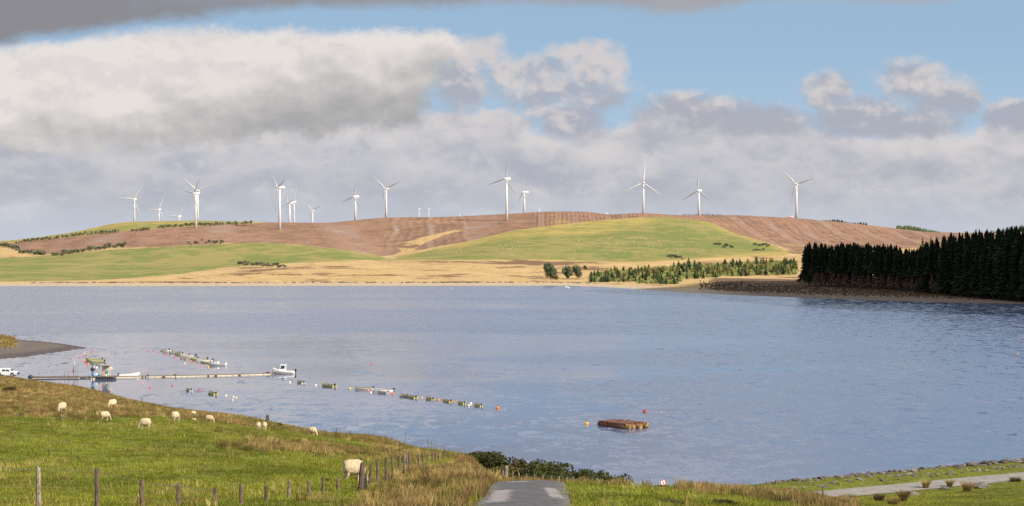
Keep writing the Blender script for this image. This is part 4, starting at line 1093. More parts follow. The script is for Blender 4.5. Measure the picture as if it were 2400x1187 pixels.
# hedges and scattered shrubs on the hills: each line of shrubs is one thing with its single shrubs as parts
shc = [cloud_crown(2.0, 2.0, 1.9, 1.5, 70, M['shrub'], 100+q, 1.1, 4) for q in range(3)]
def hedge(name, line, n, hpx, label, spread=1.5, wide=1.0):
    lx = np.array([p[0] for p in line], float); ly = np.array([p[1] for p in line], float)
    v0 = far_hit(lx.mean(), np.interp(lx.mean(), lx, ly)); root = empty(name, v0); tag(root, label, 'hedge')
    for i in range(n):
        px = lx[0]+(lx[-1]-lx[0])*(i+rng.uniform(0, 1))/n
        v = far_hit(px, np.interp(px, lx, ly)+rng.normal(0, spread)); s = hpx*rng.uniform(.6, 1.3)*v.y/F/3.2
        o = ob('shrub', shc[i % 3], root, v-Vector(v0), rng.uniform(0, 6.28), (s*wide, s*wide, s))
hedge('hedge', [(3, 577), (30, 583), (60, 594), (108, 599)], 34, 8, 'dark thick hedge curving down the slope at the far left of the hills', 1.4, 1.2)
hedge('hedge', [(120, 600), (150, 597), (215, 587), (290, 577)], 40, 8, 'dark hedge along the foot of the brown slope, right of the curved hedge', 1.3, 1.1)
hedge('hedge', [(38, 571), (100, 563), (150, 558), (220, 549), (280, 545)], 60, 6, 'thin line of windblown shrubs along the upper left hillside', .7, .7)
hedge('hedge', [(308, 543), (330, 541), (350, 539)], 14, 5, 'short low line of shrubs on the upper left hillside', .5, .8)
hedge('hedge', [(370, 536), (440, 530), (500, 529), (560, 526), (588, 524)], 60, 5.5, 'line of shrubs behind the foot of the front turbine', .7, .8)
hedge('hedge', [(440, 575), (480, 570), (525, 571)], 14, 6, 'ragged shrubs at the top of the left green field', 2, 1.0)
hedge('hedge', [(560, 618), (600, 622), (640, 625), (670, 628)], 26, 6, 'dark heathery shrubs at the lower edge of the left green field', 2, 1.4)
hedge('hedge', [(1562, 602), (1580, 604), (1600, 607)], 14, 5, 'dark gorse patch in the middle of the right green field', 1.5, 1.3)
hedge('hedge', [(1672, 575), (1690, 577), (1720, 580)], 12, 5, 'small dark gorse patches in the upper right part of the right green field', 2, 1.2)
hedge('hedge', [(1765, 577), (1785, 575), (1805, 577)], 12, 5, 'dark gorse patches beside the reddish slope on the right', 2, 1.2)
hedge('hedge', [(1765, 588), (1790, 588)], 9, 4, 'low dark gorse at the right tip of the green field', 1, 1.3)
# far conifer plantations breaking the skyline
def skyline_wood(name, px0, px1, topf, rowf, d, n, label):
    co = []
    for i in range(n):
        px = rng.uniform(px0, px1); dd = d+rng.uniform(0, 60); x = (px-CX)/F*dd
        b = H0-(rowf(px)+2-HOR)/F*dd; t = H0-(topf(px)+rng.uniform(0, 3)-HOR)/F*dd
        h = max(t-b, 1.5)
        for q in range(9):
            u = q/9; w = .28*h*(1-u)+.15; a = rng.uniform(0, 3.14); z = b+h*u
            co.append([(x-w*math.cos(a), dd-w*math.sin(a), z-.1*h), (x+w*math.cos(a), dd+w*math.sin(a), z-.1*h), (x+w*.2, dd, z+h*.22), (x-w*.2, dd, z+h*.22)])
    o = ob(name, quads(name, co, M['young'] if 'green' in label else M['spruce'])); tag(o, label, None, None, 'stuff')
sk = lambda px: float(np.interp(px, [900, 1200, 1300, 1370, 1430, 1500, 1600, 1700, 1800, 1900, 2050, 2200, 2300, 2400], [511, 501, 496, 497, 503, 500, 505, 504, 508.5, 514.5, 530, 545, 546, 540]))
skyline_wood('distant_conifers', 1600, 1690, lambda p: sk(p)-3.5, sk, 2280, 70, 'row of distant dark conifer tops behind the ridge')
skyline_wood('distant_conifers', 1925, 2035, lambda p: sk(p)-5-2*math.sin(p*.1), sk, 2280, 130, 'band of distant conifers along the falling ridge')
skyline_wood('distant_plantation', 2100, 2215, lambda p: np.interp(p, [2100, 2130, 2215], [528, 528, 545]), sk, 2300, 300, 'far green conifer plantation on the right skyline')
skyline_wood('distant_plantation', 2330, 2700, lambda p: np.interp(p, [2330, 2375, 2700], [541, 529, 520]), sk, 2000, 400, 'far dark wooded hilltop behind the right end of the wood')
# brush on the felled shore in front of the wood
co = []
for i in range(2600):
    px = rng.uniform(1640, 2420); d = float(shore_d(px))+rng.uniform(42, 150)*rng.uniform(.6, 1); x = (px-CX)/F*d; z = float(far_z(x, d))
    for q in range(3):
        a = rng.uniform(0, 3.14); w, h = rng.uniform(.2, .6), rng.uniform(.2, .85); lx = rng.normal(0, .3)
        co.append([(x-w*math.cos(a), d-w*math.sin(a), z-.1), (x+w*math.cos(a), d+w*math.sin(a), z-.1), (x+lx+.15, d, z+h), (x+lx-.15, d, z+h)])
o = ob('brushwood', quads('brushwood', co, mat('brushwood', (.16, .105, .07), (.08, .053, .038), .3, .95))); tag(o, 'brown brushwood and scrub on the shore before the dark wood', None, None, 'stuff')
# little dark banks and stones along the far strand
co = MB()
for i in range(150):
    px = rng.uniform(60, 1400); d = float(shore_d(px))+rng.uniform(44, 56); x = (px-CX)/F*d; z = float(far_z(x, d))
    co.ell((x, d, z), (rng.uniform(.5, 2.2), .8, rng.uniform(.3, .8)), 6, 3)
tag(co.build('strand_stones', M['rockdark']), 'dark stones and peat edges along the top of the far strand', None, None, 'stuff')

# ------------------------------------------------------------------ unseen cumulus added out of frame, towards the sun, to shade the wood
def shade_cloud():
    c0 = Vector((335, 935, 10))+SUN_DIR*1500
    b = MB(); g = np.random.default_rng(5)
    b.ell((0, 0, 0), (210, 245, 40), 24, 12)
    for _ in range(26):
        a, q = g.uniform(0, 6.28), math.sqrt(g.uniform())*.72; r = g.uniform(35, 75)
        b.ell((215*q*math.cos(a), 235*q*math.sin(a), g.uniform(5, 45)), (r, r, r*.6), 14, 8)
    m = mat('shade_cloud_white', (.85, .85, .86), (.75, .75, .78), .01, 1.0, spec=0)
    o = b.build('shade_cloud', m, smooth=True, loc=c0); tag(o, 'unseen cumulus added right of the view to shade the wood', None, None, 'stuff')
shade_cloud()

# ------------------------------------------------------------------ boats
def boat_mesh(L, B, fb, m_out):
    n = 13; st = []
    for i in range(n):
        t = i/(n-1); x = -L/2+L*t
        hb = B/2*(.80+.20*math.sin(min(t/.45, 1)*math.pi/2)) if t < .45 else B/2*max(.03, math.cos((t-.45)/.55*math.pi/2)**.62)
        sh = fb*(1.0+.9*max(0, t-.35)**1.8*2.0)+.03
        kz = -.16+(.30*((t-.82)/.18)**2 if t > .82 else 0)
        st.append((x, hb, sh, kz))
    rings = []
    for (x, hb, sh, kz) in st:
        pr = [(1.0, sh), (.97, kz+(sh-kz)*.62), (.80, kz+(sh-kz)*.28), (.42, kz+(sh-kz)*.06), (0, kz)]
        outer = [(x, -hb*a, z) for a, z in pr] + [(x, hb*a, z) for a, z in pr[-2::-1]]
        ib = max(hb-.05, .01)
        inner = [(x, ib, sh), (x, ib*.9, max(.12, kz+.1)), (x, -ib*.9, max(.12, kz+.1)), (x, -ib, sh)]
        rings.append(outer+inner)
    b = MB(); b.loft(rings, caps=False)
    nO = 9
    # transom and stem plate
    (x, hb, sh, kz) = st[0]
    b.add([(x-.01, v[1], v[2]) for v in rings[0][:nO]]+[(x+.04, v[1], v[2]) for v in rings[0][:nO]], [tuple(range(nO-1, -1, -1)), tuple(range(nO, 2*nO))]+[(i, (i+1) % nO, nO+(i+1) % nO, nO+i) for i in range(nO)])
    b.add([(v[0], v[1], v[2]) for v in rings[-1][:nO]], [tuple(range(nO))])
    hull = b.mesh('hull', m_out)
    # inside faces: last strips of each ring loop
    hull.materials.append(M['inside'])
    idx = np.zeros(len(hull.polygons), np.int32); N = len(rings[0])
    for i in range(n-1):
        for k in range(N):
            if k >= nO and k < N-1: idx[i*N+k] = 1
    hull.polygons.foreach_set('material_index', idx)
    return hull, st
def build_boat(name, L, B, fb, m_out, m_rim, engine=True):
    root = empty(name)
    hull, st = boat_mesh(L, B, fb, m_out)
    ob('hull', hull, root)
    g = MB()
    for s in (-1, 1): g.tube([(x, s*(hb+.01), sh+.01) for (x, hb, sh, kz) in st], .035, 5)
    g.build('gunwale', m_rim, root)
    for t in (.14, .42, .68):
        i = int(t*12); (x, hb, sh, kz) = st[i]
        s = MB(); s.box((x, 0, sh-.16), (.26, hb*1.86, .04)); s.build('thwart', M['timber'], root)
    if engine:
        e = MB(); x0 = -L/2-.16; sh = st[0][2]
        e.box((x0, 0, sh+.24), (.46, .30, .40), bev=.09, taper=.82)
        eo = e.build('outboard_motor', M['black'], root)
        l = MB(); l.box((x0-.02, 0, sh-.22), (.15, .12, .65), bev=.03); l.tube([(x0+.2, 0, sh+.18), (x0+.65, .1, sh+.28)], .025, 5); l.build('motor_leg', M['black'], eo)
    return root
protos = {}
def boat_proto(kind):
    if kind in protos: return protos[kind], False
    mo, mr = {'olive': (M['olive'], M['olive']), 'olivecream': (M['olive'], M['cream']), 'cream': (M['cream'], M['timber']), 'white': (M['white'], M['greyboat']), 'grey': (M['greyboat'], M['timber'])}[kind]
    protos[kind] = build_boat('rowing_boat', 4.5, 1.62, .42, mo, mr)
    return protos[kind], True
def yaw_for(px0, px1, d, L=4.5, B=1.6):
    want = (px1-px0)*d/F
    best = min(np.linspace(0, 56, 57), key=lambda a: abs(L*math.cos(R(a))+B*math.sin(R(a))*.75-want))
    return best
ORD = ['first', 'second', 'third', 'fourth', 'fifth', 'sixth', 'seventh', 'eighth', 'ninth', 'tenth', 'eleventh', 'twelfth', 'thirteenth', 'fourteenth', 'fifteenth']
def place_boats(lst, phrase, group, away=True):
    lst = sorted(lst, key=lambda b: (b[0]+b[1])/2); seen = {}
    for (x0, x1, row, kind, *opt) in lst:
        pr, new = boat_proto(kind); o = pr if new else copy_tree(pr)
        v = W((x0+x1)/2, row); d = v.y
        a = yaw_for(x0, x1, d); 
        if opt and opt[0] is not None: a = opt[0]
        if not (opt and opt[0] is not None) and a < 12: a = rng.uniform(2, 9)
        ln = 4.5*math.cos(R(a))+1.6*.75*math.sin(R(a)); k_ = min(1.0, max(.55, (x1-x0)*d/F/ln)); o.scale = (k_, k_, max(k_, .8))
        o.location = (v.x, v.y+.4, 0); o.rotation_euler = (R(rng.normal(0, 1.0)), R(rng.normal(0, .6)), R(180-a))
        ds = {'olive': 'olive green', 'olivecream': 'olive green cream topped', 'cream': 'cream', 'white': 'white', 'grey': 'grey'}[kind]
        i = seen.get(kind, 0); seen[kind] = i+1; tot = sum(1 for b in lst if b[3] == kind)
        which = f'{ORD[i]} {ds} boat from the left in ' if tot > 1 else f'only {ds} boat in '
        tag(o, which+phrase, 'rowing boat', group)
place_boats([(368.6, 401.5, 824, 'white'), (380, 404, 827, 'cream', 8), (395, 420, 830, 'grey', 6), (403, 434, 832.3, 'cream'), (414, 443, 834.6, 'olive', 7), (420, 459, 837.4, 'white', 3), (419, 456, 840.3, 'cream', 4), (428, 463, 843, 'cream', 5),
             (446, 485, 845.6, 'olive', 3), (458, 498, 848.6, 'white', 4), (467, 494, 851.8, 'olivecream', 20)], 'the far diagonal row of moored boats', 'far row of moored rowing boats')
place_boats([(199.6, 238, 846, 'olive', 3), (206.7, 244, 850.5, 'olivecream', 4), (213, 243, 855, 'grey', 10), (225, 249, 858.4, 'cream', 14), (216, 231, 862, 'white', 76)], 'the small cluster moored behind the jetty hut', 'boats behind the jetty hut')
place_boats([(211, 225, 889, 'cream', 80), (268, 279, 885.5, 'white', 82), (336, 353, 885, 'grey', 70), (397.5, 417, 883.5, 'olivecream', 66)], 'the row tied stern out along the jetty', 'boats tied along the jetty')
place_boats([(430, 453, 917.5, 'grey'), (480, 513, 925.5, 'olive'), (691, 717, 899, 'grey'), (748, 790, 907, 'olive'), (830, 875, 914, 'cream', 12), (872, 922, 919, 'white', 4), (881, 912, 923, 'grey', 40), (934, 958, 931, 'grey'), (948, 980, 933.8, 'olive'),
             (994, 1019, 938.2, 'olive'), (1033, 1061, 943.4, 'olive'), (1070, 1091, 948, 'olive'), (1108, 1132, 953.5, 'olive')], 'the near diagonal line of boats and buoys', 'near line of moored rowing boats')
# long white boat with its bow raised, lying along the jetty
v = W(303, 882); o = build_boat('dinghy', 4.9, 1.7, .40, M['white'], M['white']); o.location = (v.x, v.y, .02); o.rotation_euler = (0, R(-3), R(8)); tag(o, 'long white dinghy lying along the jetty with its raised bow to the right', 'dinghy')
# grey boat with a small white cuddy
v = W(509, 857.5); root = build_boat('cuddy_boat', 4.6, 1.7, .40, M['greyboat'], M['greyboat'], False); root.location = v; root.rotation_euler = (0, 0, R(176))
tag(root, 'low grey boat with a small white cuddy at the end of the far row', 'boat')
t = MB(); t.box((.55, 0, .72), (1.1, 1.2, .42), bev=.2, taper=.75); t.build('cuddy', M['greyboat'], root)
t = MB(); t.box((-.25, 0, .82), (.5, 1.0, .5), bev=.15, taper=.8); t.build('screen', M['white'], root)
t = MB(); t.box((-2.35, 0, .55), (.4, .35, .5), bev=.1); t.build('outboard_motor', M['white'], root)
# white cabin boat at the end of the jetty
def cabin_boat():
    v = W(664, 876.5)
    root = empty('cabin_boat', (v.x, v.y, 0), R(176)); tag(root, 'white motor boat with a wheelhouse at the end of the jetty', 'motor boat')
    hull, st = boat_mesh(5.6, 2.2, .78, M['white']); ob('hull', hull, root)
    t = MB(); t.loft([[(x, -hb*.98, sh-.04), (x, hb*.98, sh-.04), (x, hb*.98, sh+.02), (x, -hb*.98, sh+.02)] for (x, hb, sh, kz) in st[6:]]); t.build('foredeck', M['white'], root)
    for s in (-1, 1):
        t = MB(); t.tube([(x, s*(hb*.985+.015), sh*.60+.02) for (x, hb, sh, kz) in st[1:11]], .045, 4); t.build('stripe', M['navy'], root)
    w = MB(); zb, zt = .80, 2.12
    for (x, y) in ((-.55, -.72), (-.55, .72), (.35, -.72), (.55, .72), (.55, -.72)): w.tube([(x+(.25 if x > 0 else 0), y, zb), (x, y*.93, zt)], .055, 5)
    w.box((0.05, 0, zb+.12), (1.35, 1.5, .45), bev=.1); w.box((0, 0, zt+.04), (1.55, 1.65, .09), bev=.15)
    wh = w.build('wheelhouse', M['white'], root)
    for s in (-1, 1):
        q = MB(); q.box((.12, s*.69, 1.62), (.52, .03, .75)); q.build('window', M['glass'], wh)
    q = MB(); q.box((.63, 0, 1.62), (.03, 1.1, .75)); q.build('windscreen', M['glass'], wh)
    e = MB(); e.box((-3.05, 0, .92), (.55, .42, .62), bev=.14, taper=.8); e.box((-3.02, 0, .3), (.22, .18, .9), bev=.05); e.build('outboard_motor', M['black'], root)
    r = MB(); r.tube([(1.4, -.75, .95), (1.4, -.75, 1.3), (2.6, -.2, 1.5), (2.6, .2, 1.5), (1.4, .75, 1.3), (1.4, .75, .95)], .02, 5); r.build('bow_rail', M['steel'], root)
cabin_boat()

# ------------------------------------------------------------------ buoys
def buoy_mesh(r, key, tall=False, two=None):
    b = MB()
    if tall:
        b.loft([[(q*math.cos(a), q*math.sin(a), z) for a in [2*math.pi*k/10 for k in range(10)]] for (z, q) in ((-.15, r*.8), (.12, r), (.3, r*.8), (.55, r*.3), (.95, r*.22), (1.0, .04))])
    else: b.ell((0, 0, r*.45), (r, r, r*.95), 14, 9)
    return b.mesh('buoy', M[key], True)
RG = {}
def buoy(px, row, key, size, label, group, kind='round'):
    v = W(px, row+size*.25); r = size*v.y/F/2*.92
    root = empty('mooring_buoy', (v.x, v.y, 0), rng.uniform(0, 6)); root.scale = (r/.3,)*3
    tag(root, label, 'buoy', group)
    ck = (key, kind)
    if ck not in RG:
        t = MB(); t.tube([(0, 0, .36), (0, 0, .50)], .03, 5); t.tube([(.07*math.cos(a), 0, .56+.07*math.sin(a)) for a in [k*math.pi/4 for k in range(9)]], .018, 4)
        RG[ck] = (buoy_mesh(.3, key, kind == 'tall'), t.mesh('mooring_eye', M['black']))
    ob('float', RG[ck][0], root)
    if kind != 'tall': ob('mooring_eye', RG[ck][1], root, (0, 0, .05))
def buoys(lst, phrase, group):
    lst = sorted(lst); seen = {}
    nm = {'red': 'red', 'orange': 'orange', 'amber': 'amber yellow', 'pink': 'pinkish red', 'buff': 'buff', 'palebuoy': 'pale', 'yellowgreen': 'dull yellow', 'teal': 'teal green'}
    for (px, row, key, size, *o) in lst:
        i = seen.get(key, 0); seen[key] = i+1; tot = sum(1 for b in lst if b[2] == key)
        buoy(px, row, key, size, (f'{ORD[i]} {nm[key]} buoy from the left ' if tot > 1 else f'only {nm[key]} buoy ')+phrase, group, *(o or ['round']))
buoys([(345, 822, 'red', 3.6), (360, 822, 'red', 3.4), (369, 826, 'red', 3), (385, 829.5, 'red', 3.6), (391, 831.5, 'red', 3.4), (402, 833.5, 'pink', 3.6), (409, 838.5, 'red', 4), (419, 841.5, 'pink', 4), (438, 843.5, 'pink', 4), (449, 847, 'orange', 4), (456, 849.5, 'pink', 4),
       (433, 852, 'palebuoy', 4), (472, 856, 'pink', 4.5), (488, 860.5, 'amber', 6.5)], 'before the far row of boats', 'buoys by the far row of boats')
buoys([(217, 824, 'red', 3.4), (213, 827.5, 'red', 3), (197, 829, 'buff', 4), (200, 832.5, 'red', 3.4), (195, 835.5, 'red', 3), (187, 839, 'red', 2.6), (171, 841.5, 'pink', 3.2), (195, 845, 'pink', 4), (199, 848.5, 'red', 5), (206, 856, 'orange', 4.5), (208, 852.5, 'pink', 4)],
      'between the spit and the jetty hut', 'buoys between spit and jetty')
buoys([(334.5, 899, 'pink', 4), (351.5, 909, 'red', 4.6, 'tall'), (404, 904, 'red', 4.6), (466, 915.5, 'red', 5), (529.5, 927, 'palebuoy', 5), (547, 930, 'palebuoy', 5), (553.5, 932, 'buff', 5.5), (545.5, 939, 'buff', 4.5, 'tall')],
      'in the calm water this side of the jetty', 'buoys this side of the jetty')
buoys([(679, 896, 'palebuoy', 5.5), (740, 903, 'palebuoy', 5.5), (708, 899.5, 'buff', 4.5), (819.5, 911, 'yellowgreen', 7.5), (863, 916, 'pink', 6.5), (869, 920, 'palebuoy', 5.5), (921, 923, 'orange', 8), (939.5, 928, 'buff', 8.5), (988, 932.5, 'pink', 6), (1026.5, 938, 'orange', 8),
       (1063.5, 942, 'orange', 5.5), (1098, 950.5, 'buff', 8), (1103.5, 946, 'palebuoy', 7), (1166, 956, 'orange', 9.5)], 'along the near diagonal line of boats', 'buoys along the near line of boats')
for (px, row, key, size, lb) in ((870.5, 854, 'red', 4, 'small dark red buoy alone in open water right of the cabin boat'), (1003, 778, 'teal', 4.5, 'teal buoy alone in the middle of the lake'), (1375, 993, 'amber', 9.5, 'amber yellow buoy just left of the rusty raft'),
     (1550, 967, 'yellowgreen', 4, 'small pale yellow float right of the big red buoy'), (140, 755, 'teal', 3, 'tiny teal buoy far out on the left part of the lake'), (1913, 747, 'teal', 4, 'teal buoy far out on the right part of the lake'),
     (2237, 807, 'orange', 3.4, 'tiny orange buoy on the right, left of the two at the frame edge'), (2388, 795, 'orange', 3.4, 'upper one of the two tiny buoys at the right frame edge'), (2385, 829, 'amber', 3.6, 'lower one of the two tiny buoys at the right frame edge'),
     (1404, 691, 'teal', 2.6, 'tiny teal marker off the far shore right of the moor trees'), (1320, 893, 'pink', 3, 'tiny pinkish float in open water at the centre'), (327, 699, 'palebuoy', 2.4, 'tiny pale float far out on the left'), (1058, 676, 'palebuoy', 2.2, 'tiny white float close under the far strand')):
    buoy(px, row, key, size, lb, None)
v = W(1511.5, 967.5); root = empty('mooring_buoy', (v.x, v.y, 0)); tag(root, 'big dark red ball buoy with a brighter band, right above the rusty raft', 'buoy')
t = MB(); t.ell((0, 0, .22), (.40, .40, .40), 18, 11); t.build('float', mat('dull_red_plastic', (.30, .04, .03), (.22, .035, .03), 3, .6), root, True)
t = MB(); t.tube([(0, 0, .10), (0, 0, .24)], .405, 18); t.build('band', M['red'], root)
# pair of white birds near the far shore
for k, (px, row) in enumerate(((1327, 673.5), (1332, 675.5))):
    v = W(px, row); t = MB(); t.ell((0, 0, .2), (.7, .35, .32), 10, 6); t.tube([(.55, 0, .3), (.75, 0, .8), (.95, 0, .85)], [.10, .07, .05], 6)
    tag(t.build('swan', M['white'], loc=v, smooth=True, rz=R(20)), ('left' if k == 0 else 'right')+' one of two white swans swimming off the far shore', 'swan')

# ------------------------------------------------------------------ rusty raft
M['foamrust'] = mat('flaking_yellow_coat', (.27, .17, .06), (.085, .043, .025), 2.6, .9, .6, detail=8, lo=.42, hi=.58)
def raft():
    d = WD(1003); c = W(1459, 1002)
    root = empty('rusty_raft', (c.x, c.y+1.0, 0), 0); tag(root, 'rusty floating raft of steel tubes with broken yellow ends', 'raft')
    px = lambda p, row=1003: (p-1459)/F*d
    # long rusty side tubes from far left to near right, their foam filled ends facing right
    a0, a1 = Vector((px(1407), 2.2, .30)), Vector((px(1473), -4.0, .38))
    dirv = (a1-a0).normalized(); side = Vector((-dirv.y, dirv.x, 0))
    for k in range(4):
        o = side*(k*1.33)
        # tubes shortened along the line so that the ends step back towards the right
        t = MB(); e = a1+o+Vector((0, 0, rng.uniform(-.12, .10)))+dirv*rng.uniform(-.45, .45); s = a0+o*.75
        t.tube([s, s.lerp(e, .5), e], [.50, .52, .54], 14); t.build('float_tube', M['rust'], root, True)
        f = MB(); cx_ = e+dirv*.03
        for q in range(10):
            an, rr = rng.uniform(0, 6.28), rng.uniform(0, .34)
            f.ell(cx_+side*rr*math.cos(an)+Vector((0, 0, rr*math.sin(an))), (.16, .16, .15), 7, 5)
        f.build('foam_end', M['foam'], root, True)
        s_ = MB(); s_.tube([e-dirv*rng.uniform(1.2, 1.9), e-dirv*.6, e-dirv*.02], [.545, .56, .565], 14); s_.build('stained_sleeve', M['foamrust'], root, True)
    t = MB(); t.box((0, 0, 0), (7.4, .14, .10)); 
    w = MB(); ang = math.atan2(dirv.y, dirv.x)
    m0 = a0.lerp(a1, .5)+side*2.0
    dk = MB()
    for k in range(9):
        p_ = a0.lerp(a1, .06+.1*k)+side*1.9*.9+Vector((0, 0, .55))
        b = MB(); b.box((p_.x, p_.y, p_.z+rng.uniform(-.02, .04)), (.5, 4.6, .07), rz=ang+R(rng.normal(0, 2))); b.build('deck_plank', M['rust'], root)
    for k, (px_, hh) in enumerate(((1448, .25), (1432, .15))):
        b = MB(); q = a0.lerp(a1, .55-.25*k)+side*2.4+Vector((0, 0, .65)); b.tube([q, q+Vector((.7, .3, hh))], .07, 6); b.build('broken_spar', M['rust'], root)
raft()

# ------------------------------------------------------------------ jetty
def jetty():
    rowl = lambda px: np.interp(px, [60, 180, 240, 300, 400, 500, 640], [887.3, 886.8, 886.5, 885.5, 884.0, 882.0, 878.5])
    J = lambda px: W(px, rowl(px))
    r0 = J(62)
    root = empty('jetty', r0); tag(root, 'long low floating jetty reaching out from the left shore', 'jetty')
    L = lambda v: v-Vector(r0)
    # gangway of brown timber from the shore to the gate
    a, b = L(J(66)), L(J(186))
    n = 14
    for k in range(n):
        p = a.lerp(b, (k+.5)/n); t = MB(); t.box((p.x, p.y, .42+.02*rng.normal()), ((b-a).length/n*.96, 1.3, .10), rz=math.atan2((b-a).y, (b-a).x)); t.build('gangway_board', M['timber'], root)
    t = MB(); t.tube([a+Vector((0, -.7, .30)), b+Vector((0, -.7, .26))], .10, 4); t.tube([a+Vector((0, .7, .30)), b+Vector((0, .7, .26))], .10, 4); t.build('gangway_beam', M['rust'], root)
    for px in np.linspace(82, 150, 7):
        p = L(J(px)); t = MB(); t.tube([(p.x, p.y+.65, .4), (p.x, p.y+.65, 1.35)], .025, 5); t.build('handrail_post', M['steel'], root)
    p0, p1 = L(J(82)), L(J(150)); t = MB(); t.tube([(p0.x, p0.y+.65, 1.35), (p1.x, p1.y+.65, 1.35)], .02, 5); t.build('handrail', M['steel'], root)
    for px in (154, 162.5):
        p = L(J(px)); t = MB(); t.tube([(p.x, p.y-.75, -.8), (p.x, p.y-.75, 1.65)], .06, 6); t.build('mooring_pile', M['timber'], root)
    # pontoons
    xs = np.concatenate([np.linspace(186, 212, 4), np.linspace(268, 640, 32)])
    for i in range(len(xs)-1):
        if 211 < xs[i] < 267: continue
        a, b = L(J(xs[i])), L(J(xs[i+1])); c = (a+b)/2; rz = math.atan2((b-a).y, (b-a).x); ln = (b-a).length
        t = MB(); t.box((c.x, c.y, .16), (ln*.97, 1.5, .26), rz); po = t.build('pontoon', M['cream'], root)
        t = MB(); t.box((c.x, c.y, .335), (ln*.985, 1.62, .09), rz); t.build('deck', M['timber'], po)
        if rng.uniform() < .28:
            t = MB(); t.box((c.x+rng.normal(0, .4), c.y-.77, .17), (ln*rng.uniform(.25, .7), .06, .24), rz); t.build('fender', M['rust'], po)
    # the gate standing on it
    g = L(J(180)); gr = empty('jetty_gate', J(180)); tag(gr, 'tall wire mesh gate frame standing on the jetty', 'gate')
    for x, w in ((-.52, .17), (.0, .06), (.46, .07)):
        t = MB(); t.box((x-.18, 0, 1.75), (w, .12, 2.7)); t.build('gate_post', M['timber'] if x < -.3 else M['steel'], gr)
    for z in (.55, 1.7, 3.05):
        t = MB(); t.box((-.15, 0, z), (.95, .07, .07)); t.build('gate_rail', M['steel'], gr)
    t = MB()
    for k in range(8): t.tube([(-.62+.13*k, .02, .5), (-.62+.13*k, .02, 3.05)], .012, 4)
    for k in range(16): t.tube([(-.62, .02, .6+.16*k), (.3, .02, .6+.16*k)], .012, 4)
    t.build('mesh_panel', M['steel'], gr)
    t = MB(); t.box((-.85, -.05, 1.75), (.22, .2, .85), bev=.04); t.build('notice_box', mat('maroon_paint', (.20, .03, .045), (.15, .025, .035), 3, .6), gr)
    t = MB(); t.tube([(-.55, 0, 3.0), (-.55, 0, 3.9)], .02, 5); t.ell((-.55, 0, 3.95), (.10, .10, .10), 8, 6); t.build('lamp', M['white'], gr)
    # fuel and stores platform with its open hut
    pr = empty('jetty_hut', W(240, 888.5)); tag(pr, 'open framed hut on the floating platform of the jetty', 'hut')
    S = W(240, 888.5).y/F                                   # metres per photo pixel there
    X = lambda px: (px-240)*S
    for k, (x0, x1) in enumerate(((224.5, 233), (233.3, 243.5), (244, 254.3), (254.7, 268.5))):
        t = MB(); t.box(((X(x0)+X(x1))/2, 0, .28), (X(x1)-X(x0), 3.0, .62), bev=.08); t.build('black_float', M['black'], pr)
    t = MB(); t.box((X(246), .1, .63), (X(270)-X(222), 3.1, .09)); t.build('platform_deck', M['timber'], pr)
    for px in (237, 256):
        for y in (-1.0, 1.2):
            t = MB(); t.box((X(px), y, 1.95), (.10, .10, 2.6)); t.build('hut_post', M['cream'], pr)
    t = MB(); t.box((X(246.5), .1, 3.3), (X(258)-X(234), 2.7, .10), bev=.05); t.build('roof', M['steel'], pr)
    t = MB(); t.box((X(253), -1.05, 2.95), (X(257)-X(249), .08, .5)); t.build('fascia_board', M['rust'], pr)
    t = MB(); t.box((X(246.5), 1.2, 2.0), (X(255)-X(238), .05, 2.4)); t.build('back_panel', mat('grey_panel', (.45, .46, .46), (.36, .37, .37), 2, .6), pr)
    t = MB(); t.box((X(252.5), -.9, 1.7), (.42, .10, .85)); t.build('green_board', M['green'], pr)
    for px in (262, 266.5):
        t = MB(); t.tube([(X(px), -.9, .65), (X(px), -.9, 1.75)], .025, 5); t.build('rail_post', M['steel'], pr)
    t = MB(); t.tube([(X(257), -.9, 1.75), (X(266.5), -.9, 1.75)], .022, 5); t.build('rail', M['steel'], pr)
    t = MB(); t.box((X(259.5), .3, 2.5), (.7, .06, .6), rz=.3); t.build('signboard', M['buff'], pr)
    t = MB(); t.tube([(X(233), .5, 1.2), (X(232), .5, 3.2)], .05, 5); t.tube([(X(231), .4, 2.9), (X(237), .4, 2.2)], .04, 5); t.build('brace', M['timber'], pr)
    b0 = W(240, 888.5)
    def item(nm, lb, cat, px, z, parts, y=-1.0):
        r = empty(nm, (b0.x+X(px), b0.y+y, z)); tag(r, lb, cat)
        for (pn, mb, m, sm) in parts: mb.build(pn, M[m] if isinstance(m, str) else m, r, sm)
    a = MB(); a.box((0, 0, .55), (.42, .40, 1.1), bev=.06); a2 = MB(); a2.ell((.08, 0, 1.62), (.52, .42, .46), 16, 10)
    for k in range(7): a2.ell((.08+.42*math.cos(k*.9), -.1, 1.62+.38*math.sin(k*.9)), (.16, .2, .15), 8, 5)
    item('hose_stand', 'bright blue stand topped by a big dark round bundle on the jetty platform', 'stand', 217.8, .66, [('stand_body', a, 'blue', False), ('round_bundle', a2, 'black', True)], -.5)
    a = MB(); a.box((0, 0, .22), (.46, .42, .44), bev=.05, taper=1.12); a2 = MB(); a2.box((0, 0, .46), (.56, .5, .05), bev=.05)
    item('blue_crate', 'bright blue crate at the platform edge before the hut', 'crate', 235, .68, [('crate_body', a, 'blue', False), ('rim', a2, 'blue', False)])
